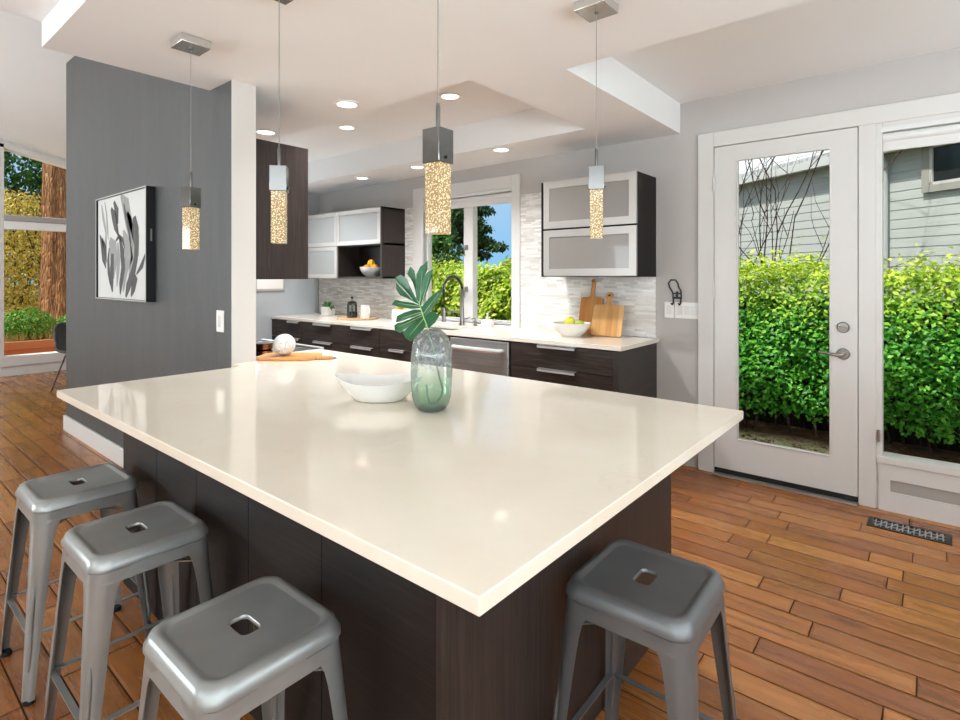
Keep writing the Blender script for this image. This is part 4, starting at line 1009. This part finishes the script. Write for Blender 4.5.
stroke(dk, [(.48, .42), (.53, .55), (.55, .7), (.5, .86), (.49, .95)], [.012, .03, .03, .025, .006], 1)
stroke(dk, [(.76, .24), (.78, .36), (.8, .5), (.79, .62), (.74, .74), (.64, .88), (.6, .97)], [.02, .045, .03, .025, .03, .03, .01], 1)
stroke(dk, [(.96, .58), (.9, .68), (.8, .76)], [.006, .018, .006], 1)
stroke(dk, [(.8, .78), (.74, .88), (.7, .96)], [.02, .03, .008], 1)
stroke(gy, [(.16, .04), (.2, .16), (.22, .3), (.24, .42)], [.006, .012, .014, .004], 0)
stroke(dk, [(.56, .1), (.6, .22), (.66, .36), (.7, .48)], [.006, .016, .014, .004], 1)
stroke(dk, [(.26, .5), (.24, .62), (.25, .74), (.28, .86)], [.006, .018, .02, .005], 1)
stroke(gy, [(.44, .46), (.46, .6), (.44, .74), (.42, .88)], [.01, .026, .024, .006], 0)
stroke(dk, [(.4, .44), (.46, .4), (.54, .44), (.58, .52)], [.006, .014, .014, .004], 1)
gy.build('grey_stroke', 'ink_grey', t); dk.build('dark_stroke', 'ink_dark', t)
box(pw-.001, pw+.004, -.03, -.02, .02, .1).build('hanger_clip', 'satin_nickel', t)

def switch_plate(label, loc, w_, n, rz=0, hgt=.118, group='white switch plates'):
    t_ = thing('light_switch', label, 'switch', loc, rz)
    MB().prism(rrect(w_/2, hgt/2, .005, 3), -.006, -.0005, 'y').build('plate', 'white_plastic', t_, bevel=.0015)
    for k_ in range(n):
        cx_ = (k_-(n-1)/2)*.046
        MB().prism(rrect(.0165, .033, .002, 2, cx_, 0), -.0095, -.0055, 'y').build('rocker', 'porcelain', t_, bevel=.001)
    return t_
switch_plate('single white switch plate left of the triple one below black hook', (-1.510, YW, 1.132), .072, 1)
switch_plate('triple rocker switch plate on grey wall beside the door casing', (-1.383, YW, 1.132), .168, 3)
switch_plate('white switch plate near the end of the charcoal wall', (-3.005, 1.39, 1.135), .085, 1)
t = thing('wall_hook', 'black wrought metal hook on grey wall above the switch plates', 'hook', (-1.455, YW, 1.27))
pts = [(-.022, -.006, -.05), (-.028, -.008, -.005), (-.05, -.01, .03), (-.058, -.01, .06), (-.04, -.01, .085), (-.005, -.01, .085), (.012, -.01, .06), (.018, -.01, .03), (.034, -.01, .005), (.036, -.008, -.05)]
MB().tube(pts, .0055, 10).build('loop', 'black_metal', t, smooth=60)
MB().box(-.03, .04, -.012, -.001, -.055, -.04).box(-.026, .036, -.012, -.001, -.02, -.01).box(-.005, .012, -.010, -.001, -.055, .0).build('back_plate', 'black_metal', t, bevel=.002)
m = MB()
for xx in (-.022, .032): m.tube([(xx, -.008, -.05), (xx, -.012, -.085), (xx-.003, -.024, -.098), (xx-.008, -.034, -.088)], .0055, 10)
m.build('prong', 'black_metal', t, smooth=60)

# floor register
t = thing('floor_vent', 'black metal floor register set in planks below the fixed window', 'vent', (-.104, 3.765, .0005))
MB().box(-.18, .18, -.072, -.052, 0, .004).box(-.18, .18, .052, .072, 0, .004).box(-.18, -.155, -.052, .052, 0, .004).box(.155, .18, -.052, .052, 0, .004).build('rim', 'black_metal', t)
box(-.155, .155, -.052, .052, -.0003, .0008).build('duct', 'rubber', t)
m = MB()
for k_ in range(13):
    x_ = -.144+.024*k_; m.box(x_-.003, x_+.003, -.052, .052, .0012, .0034)
for yy in (-.02, .02): m.box(-.155, .155, yy-.003, yy+.003, .0012, .0036)
for k_ in range(6):
    x_ = -.12+.048*k_; m.bar((x_-.02, -.05, .0026), (x_+.02, .05, .0026), .006, .002)
m.build('grille', 'cable_grey', t)

# dining chair beyond the wall
t = thing('dining_chair', 'charcoal shell dining chair beyond the charcoal wall', 'chair', (-8.03, 2.03, 0), math.radians(128))
def shell():
    m = MB(); rings_ = []
    prof_ = [(-.23, .455, .19), (-.20, .445, .215), (-.08, .435, .225), (.06, .435, .225), (.15, .45, .215), (.20, .50, .20), (.225, .58, .205), (.24, .68, .215), (.25, .76, .20), (.252, .80, .15), (.252, .815, .08)]
    for y_, z_, hw_ in prof_:
        row = []
        for k_ in range(13):
            u = k_/12*2-1; cup = .05*abs(u)**2.5
            back = max(0, min(1, (z_-.45)/.15))
            row.append((hw_*u, y_-cup*back*1.2, z_+cup*(1-back)))
        rings_.append(row)
    return m.loft(rings_, closed=False)
shell().build('seat_shell', 'charcoal_shell', t, smooth=70, solid=.025)
for sx in (-1, 1):
    MB().tube([(sx*.12, -.12, .435), (sx*.21, -.21, .0)], [.009, .007], 10).build('leg', 'black_metal', t, smooth=60)
    MB().tube([(sx*.12, .12, .435), (sx*.21, .23, .0)], [.009, .007], 10).build('leg', 'black_metal', t, smooth=60)
MB().bar((-.13, -.12, .43), (.13, .12, .43), .02, .01).bar((.13, -.12, .43), (-.13, .12, .43), .02, .01).build('seat_frame', 'black_metal', t)

# ---------------------------------------------------------------- outside
GZ = -.12
o = MB().box(-40, -12, -20, 40, GZ-.2, GZ).box(-12, 4, 4.17, 40, GZ-.2, GZ).box(4, 20, -20, 40, GZ-.2, GZ).build('ground', 'gravel_ground'); struct(o, 'gravelly brown ground outside the glazed door', 'ground')
o = MB().box(-12.0, 4, 4.165, 4.42, 2.46, 2.56).box(-12, 4, 4.42, 4.50, 2.345, 2.47).build('trim_5', 'siding_trim'); struct(o, 'grey eave and gutter outside above the glazed door', 'trim')

def hedge_leaves(x0, x1, y0, y1, z0, z1, n, size, seed, bumps=.12, rot=None, org=None):
    rs = np.random.RandomState(seed)
    x = rs.uniform(x0, x1, n); u = rs.random(n); z = z0+(z1-z0)*rs.random(n)**.85
    ph = np.sin(x*3.1+z*2.3)+.6*np.sin(x*7.7-z*5.1+1)+.5*np.sin(x*13.3+z*9.1)
    yf = y0-bumps*.5*ph-.10*np.sin((z-z0)/(z1-z0)*PI)
    depth = np.where(u < .72, np.abs(rs.normal(0, .10, n)), rs.uniform(0, y1-y0, n))
    y = yf+depth
    ztop = z1+.07*np.sin(x*4.1)+.05*np.sin(x*9.7+y*5)+rs.exponential(.05, n)
    top = rs.random(n) < .22
    z = np.where(top, ztop-np.abs(rs.normal(0, .05, n)), np.minimum(z, ztop)); y = np.where(top, rs.uniform(y0-.05, y1, n), y)
    nr = np.stack([rs.normal(0, .5, n), np.where(top, rs.normal(0, .5, n), -1.0+rs.normal(0, .4, n)), .55+np.abs(rs.normal(0, .5, n))], 1)
    return leaves(np.stack([x, y, z], 1), nr, size, rs, .62)
def stems(m, pts, seed, hgt, r=.012, spread=.2):
    rs = np.random.RandomState(seed)
    for x, y, z in pts:
        a = Vector((x, y, z)); p = [a]
        for k_ in range(4): p.append(p[-1]+Vector((rs.normal(0, spread*.3), rs.normal(0, spread*.3), hgt/4)))
        m.tube(p, [r, r*.9, r*.75, r*.6, r*.4], 6)
    return m
bark('dark_filler', '1E1814', '2C241E', '3C332B')
h = thing('hedge', 'clipped green hedge with yellow new growth outside the glazed door', 'hedge', (0, 0, 0))
v, f = hedge_leaves(-3.6, 2.2, 5.72, 6.4, .06, 1.40, 42000, .046, 11)
big_mesh('foliage', v, f, 'hedge_leaf', h)
rs = np.random.RandomState(2)
m = stems(MB(), [(x+rs.normal(0, .05), 5.86+rs.uniform(0, .35), GZ) for x in np.arange(-3.4, 2.1, .16)], 3, 1.2, .014)
sb = m.build('stems', 'twig_bark', h, smooth=60)
MB().box(-3.5, 2.1, 6.2, 6.36, GZ, 1.15).build('inner_mass', 'dark_filler', h)  # plain dark box filling the hedge behind its leaves
# fallen litter
n = 900; rs = np.random.RandomState(6)
v, f = leaves(np.stack([rs.uniform(-2.4, 1.2, n), rs.uniform(5.2, 6.0, n), np.full(n, GZ+.004)], 1), np.stack([rs.normal(0, .2, n), rs.normal(0, .2, n), np.ones(n)], 1), .05, rs, .5, .1)
o = big_mesh('leaf_litter', v, f, 'litter_leaf'); tag(o, 'brown fallen leaves scattered at the foot of the hedge', 'leaf litter', kind='stuff')

# bare shrub behind the hedge
t = thing('bare_shrub', 'bare twiggy shrub behind the hedge against the grey house', 'shrub', (-1.62, 6.95, GZ))
rs = np.random.RandomState(21)
m = MB(); bl = []
def branch(p, d, l, r, dep):
    pts = [p]; dd_ = Vector(d)
    for k_ in range(5):
        dd_ = (dd_+Vector((rs.normal(0, .10), rs.normal(0, .10), .03+rs.normal(0, .05)))).normalized(); pts.append(pts[-1]+dd_*l/5)
    m.tube(pts, [r*(1-.12*k_) for k_ in range(6)], 6)
    if dep > 0:
        for k_ in (2, 3, 4, 5):
            if rs.random() < .85:
                s_ = (dd_+Vector((rs.normal(0, .6), rs.normal(0, .35), rs.normal(.1, .3)))).normalized(); branch(pts[k_], s_, l*rs.uniform(.4, .65), r*.55, dep-1)
    else: bl.append(pts[-1])
for dx_, lean, L_ in ((-.10, -.16, 2.5), (-.04, -.05, 2.7), (.0, .04, 2.7), (.06, .12, 2.5), (.10, .2, 2.4), (.02, -.28, 2.3), (.14, .3, 2.2)):
    branch(Vector((dx_, 0, 0)), Vector((lean, rs.normal(0, .12), 1)).normalized(), L_, .014, 2)
m.build('branches', 'twig_bark', t, smooth=60, fixn=False)

# neighbouring house, turned against ours
t = thing('neighbour_house', 'grey lap sided house behind the hedge with a small white window', 'house', (-.45, 8.0, 0), math.atan2(-.56, .83))
SX_L, SX_R = -9.0, 5.0
c_h = .108
m = MB()
z_ = GZ
base_off = 2.687 % c_h
z_ = GZ-.0
zs = []
zz = base_off-3*c_h
while zz < 3.0: zs.append(zz); zz += c_h
for a in zs:
    m.prism([(-.009, a), (.0, a), (.02, a), (.02, a+c_h), (-.003, a+c_h)], SX_L, SX_R, 'x')
m.build('lap_siding', 'grey_siding', t)
box(SX_L, SX_R, .02, .3, GZ, 3.05).build('wall', 'grey_siding', t)
wn = MB(); a0, a1, b0, b1 = .53, 1.55, 2.37, 2.80
for q in ((a0-.075, a1+.075, b0-.075, b0), (a0-.075, a1+.075, b1, b1+.075), (a0-.075, a0, b0, b1), (a1, a1+.075, b0, b1)): wn.box(q[0], q[1], -.05, .0, q[2], q[3])
wt = wn.build('window_trim', 'siding_trim', t)
wn = MB()
for q in ((a0, a1, b0, b0+.03), (a0, a1, b1-.03, b1), (a0, a0+.035, b0, b1), (a1-.035, a1, b0, b1), (1.02, 1.055, b0, b1)): wn.box(q[0], q[1], -.045, .0, q[2], q[3])
wf = wn.build('window_frame', 'trim_white', t)
box(a0+.03, a1-.03, -.026, -.022, b0+.025, b1-.025).build('pane', 'dark_window', wf)
MB().tube([(.06, -.06, GZ+.2), (.06, -.06, 2.68), (.05, -.09, 2.76), (.03, -.14, 2.82)], .03, 8).build('downspout', 'gutter_white', t, smooth=60)
MB().box(SX_L, SX_R, -.12, .3, 2.86, 2.885).build('soffit', 'siding_trim', t)
MB().box(SX_L, SX_R, -.20, -.12, 2.80, 2.90).build('gutter', 'gutter_white', t)
m = MB(); m.prism([(-.18, 2.905), (2.6, 3.95), (2.6, 4.03), (-.18, 2.96)], SX_L, SX_R, 'x')
m.build('roof', 'roof_shingle', t)

# view from the kitchen window
h = thing('lime_hedge', 'bright yellow-green hedge outside the kitchen window', 'hedge', (0, 0, 0))
v, f = hedge_leaves(-13.0, -4.2, 7.6, 8.6, .25, 1.50, 24000, .085, 31, .2)
big_mesh('foliage', v, f, 'lime_leaf', h)
m = stems(MB(), [(x, 8.0, GZ) for x in np.arange(-12.8, -4.3, .3)], 5, 1.3, .02); m.build('stems', 'brown_bark', h, smooth=60)
MB().box(-12.9, -4.3, 8.1, 8.5, GZ, 1.3).build('inner_mass', 'dark_filler', h)  # same dark filler box behind the lime leaves

def tree(name, label, loc, trunk_h, tr, crown, n, size, mat, bmat, seed, cat='tree', group=None, droop=.3):
    """crown: list of (dx,dy,dz,rx,ry,rz) blobs"""
    rs_ = np.random.RandomState(seed); t_ = thing(name, label, cat, loc, 0, group)
    mm = MB().tube([(0, 0, 0), (.03, 0, trunk_h*.3), (-.04, .03, trunk_h*.65), (0, 0, trunk_h)], [tr*1.2, tr, tr*.85, tr*.35], 10)
    for bx_ in crown:
        if rs_.random() < .8: mm.tube([(0, 0, min(trunk_h*.55, max(.3, bx_[2]-.4))), (bx_[0]*.5, bx_[1]*.5, bx_[2]-.15), (bx_[0], bx_[1], bx_[2])], [tr*.4, tr*.25, tr*.08], 6)
    mm.build('trunk', bmat, t_, smooth=60, fixn=False)
    P_, N_ = [], []
    vol = np.array([c_[3]*c_[4]*c_[5] for c_ in crown])**.67; vol = vol/vol.sum()
    for c_, fr_ in zip(crown, vol):
        k_ = int(n*fr_)+1; d_ = rs_.normal(size=(k_, 3)); d_ /= np.linalg.norm(d_, axis=1)[:, None]
        rad = (.55+.5*rs_.random(k_)**.6)*(1+.15*np.sin(d_[:, 0]*7+seed)*np.sin(d_[:, 2]*6))
        P_.append(np.array(c_[:3])+d_*rad[:, None]*np.array(c_[3:])); N_.append(d_*.8+rs_.normal(0, .5, (k_, 3))+np.array([0, 0, .4]))
    v_, f_ = leaves(np.concatenate(P_), np.concatenate(N_), size, rs_, .6, .2, droop)
    big_mesh('crown', v_, f_, mat, t_)
    return t_
tree('broadleaf_tree', 'dense green tree in the left sash of the kitchen window', (-15.9, 15.0, GZ), 4.5, .16, [(.9, .2, 2.4, .9, .8, .9), (.9, 0, 3.6, .8, .7, .7), (-.2, 0, 3.0, 1.3, 1.0, 1.2), (.5, -.3, 4.4, 1.1, 1.0, 1.0), (-.8, .2, 4.6, 1.1, 1.0, 1.0), (.2, 0, 2.0, 1.0, .9, .9), (.6, .3, 3.1, .7, .8, .8), (-.2, 0, 5.6, 1.3, 1.1, .8)], 15000, .17, 'mid_leaf', 'brown_bark', 41).scale = (1.22, 1.1, 1.2)
tree('broadleaf_tree', 'pale green tree low behind the lime hedge in the kitchen window', (-11.6, 10.3, GZ), 2.3, .1, [(0, 0, 1.9, .9, .7, .75), (.6, .2, 1.5, .7, .6, .6), (-.7, 0, 1.6, .8, .7, .6)], 3500, .13, 'lime_leaf', 'brown_bark', 42)
cr = []
rs = np.random.RandomState(8)
for k_ in range(34):
    zz = 1.3+3.9*k_/34; a_ = rs.uniform(0, 2*PI); r_ = 1.15*(1.08-k_/40)*rs.uniform(.4, 1.0)
    cr.append((r_*math.cos(a_), r_*math.sin(a_), zz, .38, .38, .13))
tree('conifer', 'loose conifer with hanging branches against blue sky in the right sash', (-11.45, 13.1, GZ), 5.6, .12, cr, 13000, .12, 'conifer_leaf', 'brown_bark', 43, droop=1.0)
t = thing('garden_shed', 'weathered shed roof showing above the hedge at the right of the kitchen window', 'shed', (-9.35, 13.6, GZ), math.radians(20))
box(-.8, .8, -.6, .6, 0, 1.75).build('wall', 'siding_trim', t)
MB().prism([(-1.0, 1.70), (1.0, 1.70), (0, 2.25)], -.75, .75, 'y').build('roof', 'redwood_bark', t)

# view from the dining window
t = thing('planter_box', 'long terracotta coloured wooden planter outside the dining window', 'planter', (-11.3, 2.6, GZ))
box(-.35, .35, -2.0, 2.0, 0, .44).build('box', 'terracotta_wood', t, bevel=.01)
MB().box(.35, .39, -2.02, 2.02, .36, .49).box(-.39, -.35, -2.02, 2.02, .36, .49).build('rail', 'terracotta_wood', t, bevel=.006)
box(-.34, .34, -1.98, 1.98, .44, .47).build('soil_top', 'soil', t)
def ball_shrub(label, loc, r, n, mat, seed, size=.04):
    t_ = thing('boxwood', label, 'shrub', loc, 0, 'clipped shrubs outside the dining window'); rs_ = np.random.RandomState(seed)
    d_ = rs_.normal(size=(n, 3)); d_ /= np.linalg.norm(d_, axis=1)[:, None]
    p_ = np.array([0, 0, r*.75])+d_*(r*(.6+.45*rs_.random(n)**.5))[:, None]*np.array([1, 1.15, .85])
    v_, f_ = leaves(p_, d_+rs_.normal(0, .5, (n, 3)), size, rs_, .6); big_mesh('foliage', v_, f_, mat, t_)
    m_ = MB()
    for a in range(5): m_.tube([(.03*math.cos(a), .03*math.sin(a), 0), (.5*r*math.cos(a*1.3), .5*r*math.sin(a*1.3), r)], [.012, .006], 6)
    m_.build('stems', 'brown_bark', t_)
ball_shrub('rounded green boxwood in front of the thick trunk', (-11.38, 2.12, GZ+.475), .31, 2600, 'boxwood_leaf', 51)
ball_shrub('small boxwood at the left edge of the dining window', (-11.32, 1.52, GZ+.475), .17, 1000, 'boxwood_leaf', 52)
ball_shrub('boxwood right of the thick trunk behind the chair', (-11.38, 2.75, GZ+.475), .24, 1500, 'boxwood_leaf', 53)
rs = np.random.RandomState(12); n = 1500
b_x = rs.uniform(-11.6, -10.97, n); b_y = rs.uniform(.8, 4.4, n)
v, f = leaves(np.stack([b_x, b_y, np.full(n, GZ+.47)], 1), rs.normal(size=(n, 3))*np.array([1, 1, .1]), .13, rs, .12, .2, -2.5)
o = big_mesh('grass', v, f, 'grass_blade'); tag(o, 'dry grass growing in the planter outside the dining window', 'grass', kind='stuff')
t = thing('redwood_tree', 'thick reddish tree trunk outside the dining window', 'tree', (-13.4, 3.02, GZ))
rings_ = []
for z_, r_ in ((0, .46), (.5, .36), (1.5, .31), (3.5, .29), (6.5, .25)):
    rings_.append([((r_+.018*math.sin(k_*5.1+z_*.3))*math.cos(2*PI*k_/48), (r_+.018*math.sin(k_*5.1+z_*.3))*math.sin(2*PI*k_/48), z_) for k_ in range(48)])
MB().loft(rings_, cap1=True).build('trunk', 'redwood_bark', t, smooth=80)
rs = np.random.RandomState(14); n = 2600
d_ = rs.normal(size=(n, 3)); d_ /= np.linalg.norm(d_, axis=1)[:, None]
v, f = leaves(np.array([0, 0, 5.9])+d_*np.array([1.1, 1.1, .9])*(.5+.5*rs.random(n))[:, None], d_+rs.normal(0, .5, (n, 3)), .14, rs, .5)
big_mesh('crown', v, f, 'conifer_leaf', t)
h = thing('golden_bamboo', 'thicket of golden bamboo stems and leaves outside the dining window', 'bamboo', (-15.0, 2.6, GZ))
rs = np.random.RandomState(15); n = 38000
z_ = rs.uniform(.1, 3.3, n); y_ = rs.uniform(-2.6, 2.6, n); x_ = .25*np.sin(y_*2.2+z_)+rs.normal(0, .28, n)
v, f = leaves(np.stack([x_, y_, z_], 1), np.stack([np.ones(n)*.8+rs.normal(0, .5, n), rs.normal(0, .6, n), rs.normal(.2, .5, n)], 1), .085, rs, .3, .2, .9)
big_mesh('foliage', v, f, 'bamboo_leaf', h)
m = MB()
for k_ in range(90):
    y_ = rs.uniform(-2.5, 2.5); a_ = rs.normal(0, .25)
    m.tube([(rs.normal(0, .2), y_, 0), (rs.normal(.15, .2), y_+a_, 1.7), (rs.normal(.1, .2), y_+a_*2.2, 3.4)], [.014, .012, .007], 6)
m.build('canes', 'brown_bark', h, smooth=60, fixn=False)
tree('evergreen_tree', 'dark evergreen foliage behind the golden bamboo, top of dining window', (-17.6, 2.0, GZ), 5.2, .2, [(0, -.6, 4.2, 1.0, 1.5, 1.4), (.2, 1.1, 4.6, 1.0, 1.4, 1.4), (0, .2, 5.9, 1.1, 1.8, 1.0), (.3, 2.4, 4.0, .9, 1.2, 1.2), (0, -1.6, 5.0, .9, 1.2, 1.0), (0, .5, 2.6, .8, 1.6, 1.0), (0, -.8, 1.4, .8, 1.5, 1.2), (0, 1.2, 1.6, .8, 1.7, 1.2), (.2, 2.2, 2.6, .8, 1.2, 1.1)], 40000, .11, 'mid_leaf', 'brown_bark', 61)
